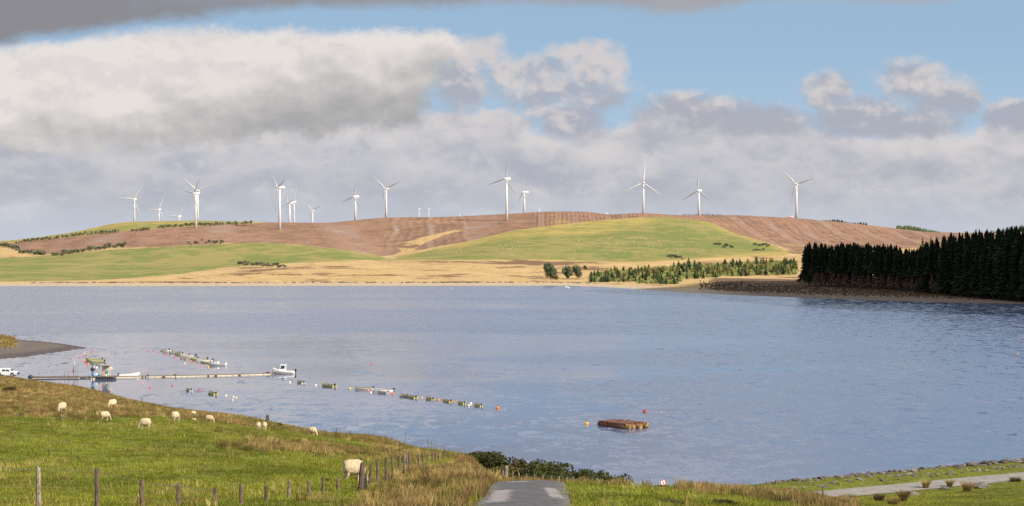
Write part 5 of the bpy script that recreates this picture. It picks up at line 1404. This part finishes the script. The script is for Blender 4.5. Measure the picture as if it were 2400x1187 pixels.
    for (nm, lb, cat, px, z, mk, sz) in (('red_bag', 'red bag hanging in the upper middle of the jetty hut', 'bag', 243, 1.85, 'red', (.42, .3, .34)), ('orange_bag', 'orange bag low in the jetty hut', 'bag', 244.5, 1.05, 'orange', (.5, .3, .42)),
                                     ('green_bag', 'small dark green bag beside the red bag in the jetty hut', 'bag', 248.3, 1.5, 'green', (.34, .3, .3)), ('grey_drum', 'dull grey drum left of the hut on the jetty platform', 'drum', 223.5, .70, 'greyboat', (.55, .5, .7)),
                                     ('white_canister', 'white canister left of the hut beside the grey drum', 'canister', 228.7, .70, 'white', (.3, .3, .75)), ('white_sack', 'white sack at the front of the platform by the hut', 'sack', 250.5, .68, 'white', (.36, .3, .62)),
                                     ('dark_pack', 'dark pack on the platform floor inside the hut', 'pack', 243.5, .68, 'inside', (.8, .5, .4))):
        a = MB(); sx, sy, sz_ = sz; a.loft([[(sx/2*k*math.cos(q), sy/2*k*math.sin(q), z_) for q in [2*math.pi*i/10 for i in range(10)]] for (z_, k) in ((0, .8), (sz_*.15, 1), (sz_*.7, .95), (sz_*.95, .6), (sz_, .2))])
        a2 = MB(); a2.tube([(-.1, 0, sz_*.97), (-.06, 0, sz_+.10), (.06, 0, sz_+.10), (.1, 0, sz_*.97)], .02, 5)
        item(nm, lb, cat, px, z, [('body', a, mk, True), ('handle', a2, 'black', False)], -.7)
    v = W(71.5, 888); r = empty('dark_float', (v.x, v.y, 0)); tag(r, 'dark blue rounded tank at the shore end of the jetty', 'tank')
    a = MB(); a.loft([[(q*math.cos(t), q*math.sin(t), z) for t in [2*math.pi*k/16 for k in range(16)]] for (z, q) in ((-.1, .42), (.1, .50), (.62, .50), (.82, .38), (.92, .12))]); a.build('tank_body', M['navy'], r, True)
    a = MB(); a.tube([(0, 0, .3), (0, 0, .36)], .515, 16); a.build('tank_band', M['black'], r)
    # thin pink marker pole by the pontoon
    v = W(341, 884); a = MB(); a.tube([(0, 0, -.2), (0, 0, 2.0)], .03, 5); a.ell((0, 0, 1.95), (.09, .09, .12), 8, 6); tag(a.build('marker_pole', M['pink'], loc=(v.x, v.y+.9, 0)), 'thin faded pink marker pole beside the jetty', 'pole')
    # dark red cover lying at the end of the jetty
    v = J(628); a = MB(); a.ell((0, 0, .5), (.55, .4, .22), 12, 6); tag(a.build('dark_cover', mat('maroon_sheet', (.16, .02, .03), (.11, .018, .025), 3, .7), loc=v, smooth=True), 'dark red bundle lying on the outer end of the jetty', 'bundle')
jetty()

# ------------------------------------------------------------------ pickup truck
def pickup():
    d = 404.0; c = P(17, 880, d); z = G(c.x, c.y)
    root = empty('pickup_truck', (c.x, c.y, z-.02), R(-3)); tag(root, 'white double cab pickup truck with a hard top, parked on the shore', 'pickup truck')
    prof = [(-2.65, .55), (-2.68, 1.05), (-2.62, 1.62), (-2.5, 1.76), (-1.2, 1.80), (-1.0, 1.82), (.55, 1.80), (.75, 1.74), (1.35, 1.18), (1.55, 1.13), (2.40, 1.02), (2.58, .90), (2.62, .50), (2.55, .42), (-2.6, .42)]
    def sec(y, k):
        return [(x, y, z if z < 1.1 else 1.1+(z-1.1)*1.0) for (x, z) in prof]
    b = MB()
    rings = [[(x*.99, y*(1 if z < 1.12 else 1-.10*(z-1.1)/.7), z*(1 if abs(y) < .88 else .985)) for (x, z) in prof] for y in (-.91, -.84, .84, .91)]
    b.loft(rings); b.build('body', M['white'], root)
    for s in (-1, 1):
        w = MB(); yy = s*.875
        w.add([(-1.0, yy, 1.16), (-.20, yy, 1.16), (-.20, yy*.955, 1.62), (-.92, yy*.955, 1.64), (-1.0, yy*1.012, 1.16), (-.20, yy*1.012, 1.16), (-.20, yy*.967, 1.62), (-.92, yy*.967, 1.64)], [(0, 1, 2, 3), (4, 5, 6, 7), (0, 1, 5, 4), (1, 2, 6, 5), (2, 3, 7, 6), (3, 0, 4, 7)])
        w.add([(-.10, yy, 1.16), (1.05, yy, 1.16), (.62, yy*.955, 1.60), (-.10, yy*.955, 1.62), (-.10, yy*1.012, 1.16), (1.05, yy*1.012, 1.16), (.62, yy*.967, 1.60), (-.10, yy*.967, 1.62)], [(0, 1, 2, 3), (4, 5, 6, 7), (0, 1, 5, 4), (1, 2, 6, 5), (2, 3, 7, 6), (3, 0, 4, 7)])
        w.v = [(x, y+s*.035, z) for x, y, z in w.v]
        w.build('side_window', M['glass'], root)
        for x in (-1.12, -.15, 1.1):
            l = MB(); l.box((x, s*.914, .85), (.02, .012, .62)); l.build('door_gap', M['black'], root)
        for x in (-.95, .0):
            l = MB(); l.box((x+.10, s*.925, 1.04), (.16, .02, .04)); l.build('door_handle', M['black'], root)
        m = MB(); m.box((.98, s*1.02, 1.22), (.12, .2, .16), bev=.03); m.build('wing_mirror', M['white'], root)
        h = MB(); h.box((2.46, s*.66, .86), (.26, .4, .18), bev=.05); h.build('headlight', M['glass'], root)
        for x in (-1.62, 1.50):
            a = MB(); a.tube([(x, s*.80, .46), (x, s*.925, .46)], .47, 20); a.build('wheel_arch', M['black'], root)
            t = MB(); t.tube([(x, s*.72, .38), (x, s*.74, .38), (x, s*.93, .38), (x, s*.95, .38)], [.34, .385, .385, .34], 20); wo = t.build('wheel', M['rubber'], root)
            r = MB(); r.tube([(x, s*.90, .38), (x, s*.962, .38)], .24, 16); r.build('rim', M['steel'], wo)
    w = MB(); w.add([(.80, -.70, 1.72), (.80, .70, 1.72), (1.36, .76, 1.22), (1.36, -.76, 1.22), (.83, -.70, 1.735), (.83, .70, 1.735), (1.40, .76, 1.225), (1.40, -.76, 1.225)], [(0, 1, 2, 3), (4, 5, 6, 7), (0, 1, 5, 4), (1, 2, 6, 5), (2, 3, 7, 6), (3, 0, 4, 7)]); w.build('windscreen', M['glass'], root)
    b = MB(); b.box((2.62, 0, .55), (.16, 1.78, .30), bev=.06); b.build('front_bumper', M['black'], root)
    g = MB(); g.box((2.60, 0, .86), (.07, .9, .2), bev=.03); g.build('grille', M['black'], root)
    b = MB(); b.box((-2.68, 0, .58), (.14, 1.7, .2), bev=.04); b.build('rear_bumper', M['black'], root)
pickup()

# ------------------------------------------------------------------ sheep
def sheep_mesh(name, pose='graze', vox=.03):
    b = MB()
    E = lambda x, ry, rz, cz: [(x, ry*math.cos(a), cz+rz*math.sin(a)*(1 if math.sin(a) > 0 else .9)) for a in [2*math.pi*k/12 for k in range(12)]]
    if pose == 'lie':
        b.loft([E(x, ry, rz, cz) for x, ry, rz, cz in ((-.56, .08, .08, .26), (-.52, .19, .19, .26), (-.35, .27, .27, .27), (0, .29, .28, .28), (.30, .25, .25, .29), (.48, .14, .15, .32))])
        b.tube([(.40, 0, .36), (.58, 0, .50), (.66, 0, .52)], [.13, .10, .09], 8); hd = Vector((.66, 0, .52)); hdir = Vector((.24, 0, -.10))
        for s in (-1, 1): b.tube([(.28, s*.16, .10), (.50, s*.15, .06)], [.06, .04], 7)
    else:
        b.loft([E(x, ry, rz, cz) for x, ry, rz, cz in ((-.57, .07, .08, .56), (-.53, .18, .19, .55), (-.36, .245, .26, .545), (-.05, .265, .27, .53), (.25, .235, .26, .53), (.42, .17, .20, .55), (.50, .08, .10, .56))])
        for s in (-1, 1):
            b.tube([(-.38, s*.13, .48), (-.36, s*.14, .34), (-.45, s*.13, .22), (-.42, s*.13, .02)], [.12, .085, .042, .036], 8)
            b.tube([(.30, s*.12, .44), (.30, s*.12, .24), (.29, s*.12, .02)], [.085, .048, .036], 8)
        b.tube([(-.55, 0, .62), (-.60, 0, .48), (-.59, 0, .36)], [.05, .045, .03], 6)
        b.tube([(.36, 0, .60), (.56, 0, .44), (.66, .02, .27)], [.17, .12, .09], 9); hd = Vector((.66, .02, .27)); hdir = Vector((.12, 0, -.22))
    b.tube([hd-hdir*.25, hd+hdir*.35, hd+hdir*.8, hd+hdir*1.05], [.085, .085, .058, .035], 9)
    for s in (-1, 1): b.tube([hd+Vector((-.02, s*.06, .04)), hd+Vector((-.06, s*.17, .03))], [.035, .012], 6)
    me = b.mesh(name)
    o = bpy.data.objects.new('tmp', me); C.objects.link(o)
    md = o.modifiers.new('r', 'REMESH'); md.mode = 'VOXEL'; md.voxel_size = vox; md.use_smooth_shade = True
    sm = o.modifiers.new('s', 'SMOOTH'); sm.factor = .5; sm.iterations = 2
    tx = bpy.data.textures.new('fleece', 'CLOUDS'); tx.noise_scale = .10
    dm = o.modifiers.new('d', 'DISPLACE'); dm.texture = tx; dm.strength = .035; dm.mid_level = .5
    dg = bpy.context.evaluated_depsgraph_get()
    out = bpy.data.meshes.new_from_object(o.evaluated_get(dg)); out.name = name
    bpy.data.objects.remove(o); 
    for v in out.vertices: v.co.x *= .70; v.co.z *= 1.12
    out.materials.clear(); out.materials.append(M['fleece']); out.shade_smooth()
    return out
SH = {'graze': sheep_mesh('sheep'), 'lie': sheep_mesh('resting_sheep', 'lie')}
for (px, row, hp, yaw, pose, lb) in (
    (145, 972, 24, -112, 'graze', 'leftmost sheep, grazing towards the camera at the edge of the tawny rushes'),
    (263, 961, 21, -125, 'graze', 'sheep standing in the tawny rushes high on the slope, head down left'),
    (246, 990, 22, 28, 'graze', 'sheep seen from behind on the left, below the one in the rushes'),
    (340, 1011, 26, 188, 'graze', 'sheep in full side view grazing to the left on the green field'),
    (411, 992, 23, 62, 'graze', 'sheep seen from its rear in the middle of the upper field'),
    (491, 995, 18, -8, 'graze', 'woolly sheep with hidden legs, body sloping down to the right'),
    (453, 977, 11, 185, 'graze', 'small distant sheep standing on the green strip close to the shore'),
    (455, 989, 9, 170, 'lie', 'sheep of which just the back shows beyond the field brow'),
    (606, 1010, 17, 80, 'graze', 'left one of the two sheep standing flank to flank'),
    (620, 1011, 18, 96, 'graze', 'right one of the two sheep standing flank to flank'),
    (733, 1024, 19, -25, 'graze', 'sheep grazing down to the right just below a lakeside fence post'),
    (433, 962, 9, 60, 'graze', 'tiny sheep right at the stony water edge'),
    (829, 1141, 52, 25, 'graze', 'large near sheep half hidden behind the thick fence post')):
    v = near_hit(px, row); s = hp*v.y/F/.80
    if px == 829: v = near_hit(px, row, 76, 100); s = hp*v.y/F/.80
    o = ob('sheep', SH[pose], None, v+Vector((0, 0, .04)), R(yaw), s); tag(o, lb, 'sheep', 'sheep in the near field')
# flock on the far hillside
lp = MB(); lp.ell((0, 0, .55), (.58, .27, .29), 8, 5); lp.tube([(.42, 0, .6), (.66, 0, .3)], [.13, .09], 6)
for (x, y) in ((-.36, .12), (-.36, -.12), (.32, .12), (.32, -.12)): lp.tube([(x, y, .4), (x, y, 0)], .05, 4)
far_sheep = lp.mesh('far_sheep', M['fleece'], True)
n = 0
cent = [(1180, 590, 60, 8), (1260, 585, 70, 8), (1330, 580, 80, 9), (1420, 567, 60, 5), (1470, 562, 60, 6), (1540, 568, 70, 9), (1560, 590, 60, 6), (1700, 568, 60, 8), (1620, 540, 50, 6), (1300, 600, 120, 6), (1060, 590, 40, 4), (1450, 580, 120, 12)]
while n < 160:
    cx_, cy_, sx, sy = cent[rng.integers(len(cent))]
    px, row = rng.normal(cx_, sx), rng.normal(cy_, sy)
    if not inpoly(np.array([px]), np.array([row]), g_right)[0]: continue
    v = far_hit(px, row, 1300, 2150)
    o = ob('sheep', far_sheep, None, v, rng.choice([0, 3.14])+rng.normal(0, .6), 1.2)
    tag(o, 'tiny white sheep in the scattered flock on the green hillside across the lake', 'sheep', 'flock on the far green hillside'); n += 1

# ------------------------------------------------------------------ fences
def post_mesh(name, h, r, m, square=False, seed=0):
    g = np.random.default_rng(seed); b = MB(); rings = []
    for t in (0, .25, .5, .75, .95, 1.0):
        rr = r*(1.05-.12*t)*(.8 if t == 1 else 1); ox, oy = g.normal(0, r*.12), g.normal(0, r*.12)
        n = 8
        rings.append([(ox+rr*math.cos(a)*(1.1 if square else 1), oy+rr*math.sin(a), h*t+(g.normal(0, r*.25) if t == 1 else 0)) for a in [2*math.pi*k/n+.4 for k in range(n)]])
    b.loft(rings); return b.mesh(name, m, False)
def fence(name, label, posts, dline, wires=(), w=.1, pale=(), sink=.35, wirecol='wire', nw=99):
    ps = []
    for q in posts:
        px, row = q[0], q[1]; d = np.interp(px, [a for a, b in dline], [b for a, b in dline]) if len(q) < 3 or q[2] is None else q[2]
        ps.append((px, row, d, q[3] if len(q) > 3 else 1.0, q[4] if len(q) > 4 else 0.0))
    f = ps[len(ps)//2]; c = P(f[0], f[1], f[2]); root = empty(name, (c.x, c.y, G(c.x, c.y))); tag(root, label, 'fence')
    tops = []
    for i, (px, row, d, wk, lean) in enumerate(ps):
        t = P(px, row, d); base = Vector((t.x-lean*1.0, t.y, G(t.x, t.y)-sink)); h = (t-base).length
        h = max(h, .35+sink)
        base = t-(t-base).normalized()*h if h <= .36+sink else base
        o = ob('fence_post', post_mesh('fence_post', h, w/2*wk, M['postpale'] if i in pale else M['post'], seed=i), root, base-root.location, 0.0)
        dv = (t-base).normalized(); o.rotation_euler = Vector((0, 0, 1)).rotation_difference(dv).to_euler()
        tops.append((t, dv))
    for drop in wires:
        b = MB()
        for i in range(min(len(tops)-1, nw)):
            a, c_ = tops[i][0]-tops[i][1]*drop, tops[i+1][0]-tops[i+1][1]*drop
            if (a-c_).length > 14: continue
            mid = (a+c_)/2-Vector((0, 0, .02+.003*(a-c_).length))
            b.tube([a-root.location, mid-root.location, c_-root.location], .0025 if drop > .1 else .005, 4, caps=False)
        b.build('wire', M[wirecol], root)
    return root
fence('field_fence', 'weathered post and wire fence along the near field, running up towards the road',
      [(-60, 1088), (90, 1094), (227, 1097), (333, 1124), (419, 1134), (504, 1144), (565, 1135), (624, 1139), (678, 1127), (723.5, 1127), (757, 1117), (792, 1122), (850.6, 1086, 73.5, 1.9, .16), (870, 1087, 76, 1, .14), (885, 1075), (904.5, 1073), (920, 1067.6), (937, 1067), (948, 1060.5),
       (953, 1069), (960, 1060), (981.7, 1066), (992, 1064), (1003.6, 1061), (1013.5, 1060), (1020.6, 1060), (1028, 1057.7), (1040, 1059), (1045, 1058, 137, 1, .6), (1052, 1065), (1059, 1068)],
      [(-60, 43), (90, 46), (227, 48), (333, 50), (419, 52), (504, 55), (565, 58), (624, 61), (678, 64), (757, 69), (792, 71), (850, 73.5), (885, 79), (920, 88), (960, 103), (992, 115), (1028, 131), (1060, 148)],
      wires=(.07, .55), w=.135, pale=(1, 8, 18), nw=5)
# dark brace post right behind the thick post
t = P(856, 1117, 74.5); b_ = Vector((t.x-.05, t.y, G(t.x, t.y)-.3)); o = ob('brace_post', post_mesh('brace_post', (t-b_).length, .13, M['black']), None, b_); tag(o, 'short black post right beside the thick leaning fence post', 'post')
fence('roadside_fence', 'low line of pale posts running along the road and behind its crest',
      [(1073, 1075.6), (1087, 1076), (1101, 1080), (1126, 1096), (1136, 1099), (1145, 1100), (1179, 1103), (1187.6, 1092, None, 2.2, .1), (1201.6, 1106), (1216, 1109), (1233.7, 1110.6), (1252, 1112.6), (1272, 1115), (1292, 1116), (1310, 1118), (1328, 1119), (1344, 1118), (1360.5, 1120), (1374, 1123), (1400, 1122), (1420, 1126)],
      [(1073, 150), (1101, 140), (1126, 128), (1187, 116), (1234, 112), (1420, 106)], wires=(.12,), w=.12, pale=range(0, 21))
fence('lakeside_fence', 'sparse thin fence posts along the lake edge of the near field',
      [(256, 917), (332.5, 930), (700, 1000), (730.7, 997), (789, 1003), (821, 1009), (855, 1016), (895, 1024, None, 2.0), (951.7, 1013, None, .5, .25), (1001, 1028, None, .5, -.3), (1012, 1036, None, .6)],
      [(256, 290), (332, 300), (700, 245), (789, 215), (895, 195), (1012, 175)], wires=(.15,), w=.12)
q = near_hit(626.7, 990, 200); b = MB(); b.loft([[(w_*x, w_*y, z) for x, y in ((-1, -1), (1, -1), (1, 1), (-1, 1))] for z, w_ in ((-.4, .32), (.1, .26), (.75, .2), (.85, .14), (.9, .22), (1.0, .18))]); tag(b.build('stone_marker', M['rockdark'], loc=q), 'dark stubby marker on the grassy point by the water', 'marker')
# wooden post by the track, and its neighbours
v = near_hit(1929, 1167, 90, 190); h = 30*v.y/F; o = ob('track_post', post_mesh('track_post', h+.3, .09, M['post'], True, 3), None, v-Vector((0, 0, .3))); tag(o, 'single brown wooden post beside the left end of the gravel track', 'post')

# ------------------------------------------------------------------ round prohibition sign
def sign():
    d = 88.0; c = P(1554.5, 1131, d); z = G(c.x, c.y)
    root = empty('prohibition_sign', (c.x, c.y, z), R(6)); tag(root, 'round white sign with a red ring and slash on a short post by the lake', 'sign')
    hz = c.z-z; r = 7.0*d/F
    t = MB(); t.box((-.06, .06, hz*.5-.15), (.07, .06, hz+.3), bev=.01); t.build('sign_post', M['timber'], root)
    seg = 32; cir = lambda rr, y: [(rr*math.cos(2*math.pi*k/seg), y, hz+rr*math.sin(2*math.pi*k/seg)) for k in range(seg)]
    t = MB(); t.loft([cir(r, .01), cir(r, -.006)]); t.build('sign_plate', M['signwhite'], root)
    t = MB(); a, b = cir(r, -.008), cir(r*.84, -.008); a2, b2 = cir(r, -.014), cir(r*.84, -.014)
    vv = a+b+a2+b2; ff = []
    for k in range(seg):
        j = (k+1) % seg; ff += [(2*seg+k, 2*seg+j, 3*seg+j, 3*seg+k), (k, j, 2*seg+j, 2*seg+k), (seg+k, seg+j, 3*seg+j, 3*seg+k)]
    t.add(vv, ff); t.build('red_ring', M['signred'], root)
    a0 = R(112); p0 = Vector((math.cos(a0)*r*.86, -.017, hz+math.sin(a0)*r*.86)); p1 = Vector((-math.cos(a0)*r*.86, -.017, hz-math.sin(a0)*r*.86))
    sd = Vector((math.sin(a0), 0, -math.cos(a0)))*r*.09
    t = MB(); t.add([p0-sd, p0+sd, p1+sd, p1-sd]+[q+Vector((0, .006, 0)) for q in (p0-sd, p0+sd, p1+sd, p1-sd)], [(0, 1, 2, 3), (7, 6, 5, 4), (0, 1, 5, 4), (1, 2, 6, 5), (2, 3, 7, 6), (3, 0, 4, 7)]); t.build('red_slash', M['signred'], root)
    t = MB(); t.ell((.10*r/.15, -.012, hz+r*.22), (.02, .004, .02), 8, 5); t.tube([(-.35*r, -.012, hz-.32*r), (-.1*r, -.012, hz-.25*r), (.15*r, -.012, hz-.05*r), (.42*r, -.012, hz+.05*r)], .010, 5); t.build('swimmer_symbol', M['black'], root)
sign()

# ------------------------------------------------------------------ gorse bushes
gc = [cloud_crown(1.9, 1.7, 1.5, 1.35, 2600, M['gorse'], 200+k, .20, 16, shell=.6, top=2.75) for k in range(3)] + [cloud_crown(1.9, 1.7, 1.4, 1.3, 2400, M['gorsebr'], 210, .20, 16, shell=.6, top=2.75)]
stm = MB()
for k in range(6):
    a = k*1.05; stm.tube([(0, 0, -.4), (.5*math.cos(a), .5*math.sin(a), .7), (.9*math.cos(a), .9*math.sin(a), 1.5)], [.09, .06, .03], 5)
stm = stm.mesh('stems', M['bark'])
for i, (px, top, d, wpx, lb) in enumerate(((1132, 1058, 158, 34, 'tallest gorse bush at the left end of the dark thicket beyond the road'), (1112, 1072, 156, 26, 'gorse bush at the very left foot of the thicket'), (1165, 1063, 160, 36, 'dense dark gorse bush second along the thicket'), (1200, 1074, 158, 32, 'brownish gorse bush left of the road crest middle'),
     (1232, 1074, 157, 32, 'gorse bush with loose top straight above the road'), (1266, 1077, 158, 34, 'rounded dark gorse bush above the right half of the road'), (1296, 1087, 155, 36, 'lower gorse bush right of the rounded one'), (1330, 1100, 150, 36, 'low gorse bush in the sag of the thicket'),
     (1360, 1104, 150, 34, 'low gorse bush just right of the sag'), (1388, 1099, 148, 28, 'gorse hump near the right end of the thicket'), (1418, 1105, 147, 30, 'gorse bush sloping down at the right end'), (1448, 1113, 146, 32, 'last low gorse bush at the right tip of the thicket'),
     (1180, 1088, 146, 36, 'front gorse bush with brown shoots left of the leaning big post'), (1245, 1092, 145, 36, 'front dark gorse bush behind the row of pale posts'), (1300, 1108, 140, 34, 'front low gorse bush behind the right part of the pale posts'), (1370, 1117, 138, 36, 'front low gorse bush right of the road end'))):
    t = P(px, top, d); z = G(t.x, t.y); h = max(t.z-z, 1.2); w = wpx*d/F
    root = empty('gorse_bush', (t.x, t.y, z), i*1.3); root.scale = (w/1.9*1.7, w/1.9*1.3, h/2.75); tag(root, lb, 'bush', 'gorse bushes beyond the road')
    ob('stems', stm, root); ob('foliage', gc[3 if i in (3, 12) else i % 3], root)
for (px, row, wpx, hpx, lb) in ((22, 921, 15, 15, 'dark round bush on the rushy slope at the left frame edge'), (656, 1000, 8, 7, 'small dark bush on the grassy point by the water'), (600, 990, 10, 5, 'low dark bush at the stony edge left of the grassy point'),
                           (1700, 1187, 26, 14, 'dark mossy hummock bush at the bottom right of the road'), (1580, 1186, 34, 10, 'flat dark hummock bush at the bottom edge right of the road')):
    v = near_hit(px, row, 70 if px > 1000 else 100); v = v if px < 1000 else near_hit(px, row, 50); s = wpx*v.y/F/1.9; hh = hpx*v.y/F/2.75
    root = empty('gorse_bush', v, px); root.scale = (s, s, hh); tag(root, lb, 'bush'); ob('stems', stm, root); ob('foliage', gc[int(px) % 3], root)
# weeds by the fence
for (px, row, hp, lb) in ((945, 1118, 14, 'dark dock stalk beside the fence posts'), (1060, 1118, 12, 'dark upright weed in the tawny verge left of the road'), (1048, 1126, 12, 'dark leaning weed below the upright one in the verge'), (1089, 1148, 9, 'small dark weed on the green bank beside the road')):
    v = near_hit(px, row, 50, 130); h = hp*v.y/F
    root = empty('dock_weed', v); tag(root, lb, 'weed'); b = MB(); b.tube([(0, 0, -.05), (.02, 0, h)], .012, 4); b.build('stalk', M['bark'], root)
    ob('leaves', cloud_crown(h*.28, h*.28, h*.5, h*.6, 60, M['gorse'], int(px), h*.14, 3, 'leaves'), root)

# ------------------------------------------------------------------ rocks
def rock_mesh(seed, flat=1.0, m='rock'):
    g = np.random.default_rng(seed); b = MB(); b.ell((0, 0, 0), (1, 1, 1), 9, 6)
    vv = []
    pl = [(lambda n: (n/np.linalg.norm(n), g.uniform(.45, .80)))(g.normal(size=3)) for _ in range(11)]
    for v in b.v:
        p = np.array(v)*g.uniform(.93, 1.05)
        for nrm, dd in pl:
            t = p@nrm
            if t > dd: p = p-nrm*(t-dd)
        vv.append((p[0], p[1], p[2]*flat))
    b.v = vv; return b.mesh('rock', M[m])
rk = [rock_mesh(300+k, .75) for k in range(6)]; rkd = [rock_mesh(320+k, .7, 'rockdark') for k in range(4)]
def on_bank(px, s):
    """point of the bank on the line s metres beyond the track centre, seen in column px"""
    u = (px-CX)/F; A = np.array([[u, -TDIR[0]], [1.0, -TDIR[1]]]); bb = TA+TN*s
    d = np.linalg.solve(A, bb)[0]; return Vector((u*d, d, G(u*d, d)))
for i in range(80):
    px = 1795+(2440-1795)*(i+rng.uniform(0, 1))/80; v = on_bank(px, rng.uniform(9.2, 11.2)); s = rng.uniform(.28, .62)*(1+.5*(px > 2250))
    o = ob('rock', rkd[i % 4] if i % 3 else rk[i % 6], None, v+Vector((0, 0, s*.12)), rng.uniform(0, 6), (s*1.5, s, s*.75)); tag(o, 'dark boulder in the line along the water edge of the dam top', 'rock', 'boulders along the edge of the dam')
for i in range(58):
    px = 1850+(2440-1850)*(i+rng.uniform(0, 1))/58; v = on_bank(px, rng.uniform(4.6, 9.0)); s = rng.uniform(.22, .5)
    o = ob('rock', rk[i % 6], None, v+Vector((0, 0, s*.1)), rng.uniform(0, 6), (s*1.4, s, s*.7)); tag(o, 'pale stone lying in the grass strip between track and lake', 'rock', 'stones in the grass beside the track')
for k, (px, row, wpx, hpx, lb, flat) in enumerate(((2298, 1146, 40, 20, 'big speckled grey boulder right of the tussocks below the track', 1), (2216, 1149, 30, 8, 'low flat stone left of the wide tussock', 1), (2134, 1163, 46, 14, 'large slab of rock jutting from the grass below the track', 1), (2110, 1176, 14, 5, 'small pale slab at the bottom among the tussocks', 1))):
    v = near_hit(px, row, 140, 215); s = wpx*v.y/F/2
    o = ob('boulder', rock_mesh(340+k, hpx/wpx*1.6), None, v+Vector((0, 0, s*.12)), k*1.1, (s*1.15, s*.9, s*.9)); tag(o, lb, 'rock')
for i in range(170):
    px = rng.uniform(415, 660); d = np.interp(px, [415, 440, 550, 660], [335, 333, 312, 304])-rng.uniform(-1.5, 3.5); x = (px-CX)/F*d; s = rng.uniform(.18, .5)
    o = ob('rock', rkd[i % 4], None, (x, d, max(G(x, d), -.1)), rng.uniform(0, 6), (s*1.3, s, s*.8)); tag(o, 'dark stone on the rocky near shore left of the grassy point', 'rock', 'stones of the rocky near shore')

# tussocks on the bank below the track
for k, (px, row, wpx, hpx, lb) in enumerate(((2170, 1146, 20, 22, 'tall rush tussock against the track, first from the left of the pair there'), (2226, 1143, 16, 17, 'smaller rush tussock against the track, behind the flat stone'), (2268, 1153, 32, 24, 'widest rush tussock beside the speckled boulder'),
        (2118, 1176, 24, 25, 'rush tussock before the large rock slab'), (2060, 1175, 34, 16, 'broad rush tussock left of the slab'), (2095, 1185, 40, 18, 'leaning rush tussock at the bottom below the broad one'), (2380, 1130, 40, 10, 'low heathery clump at the right frame edge below the track'))):
    v = near_hit(px, row, 120, 215); h = hpx*v.y/F; w = wpx*v.y/F
    o = ob('rush_tussock', tuft_mesh('rush_tussock', M['tawny'] if k < 6 else M['gorsebr'], 420, w*.30, h, .75, .028, 400+k), None, v); tag(o, lb, 'grass tussock', None)
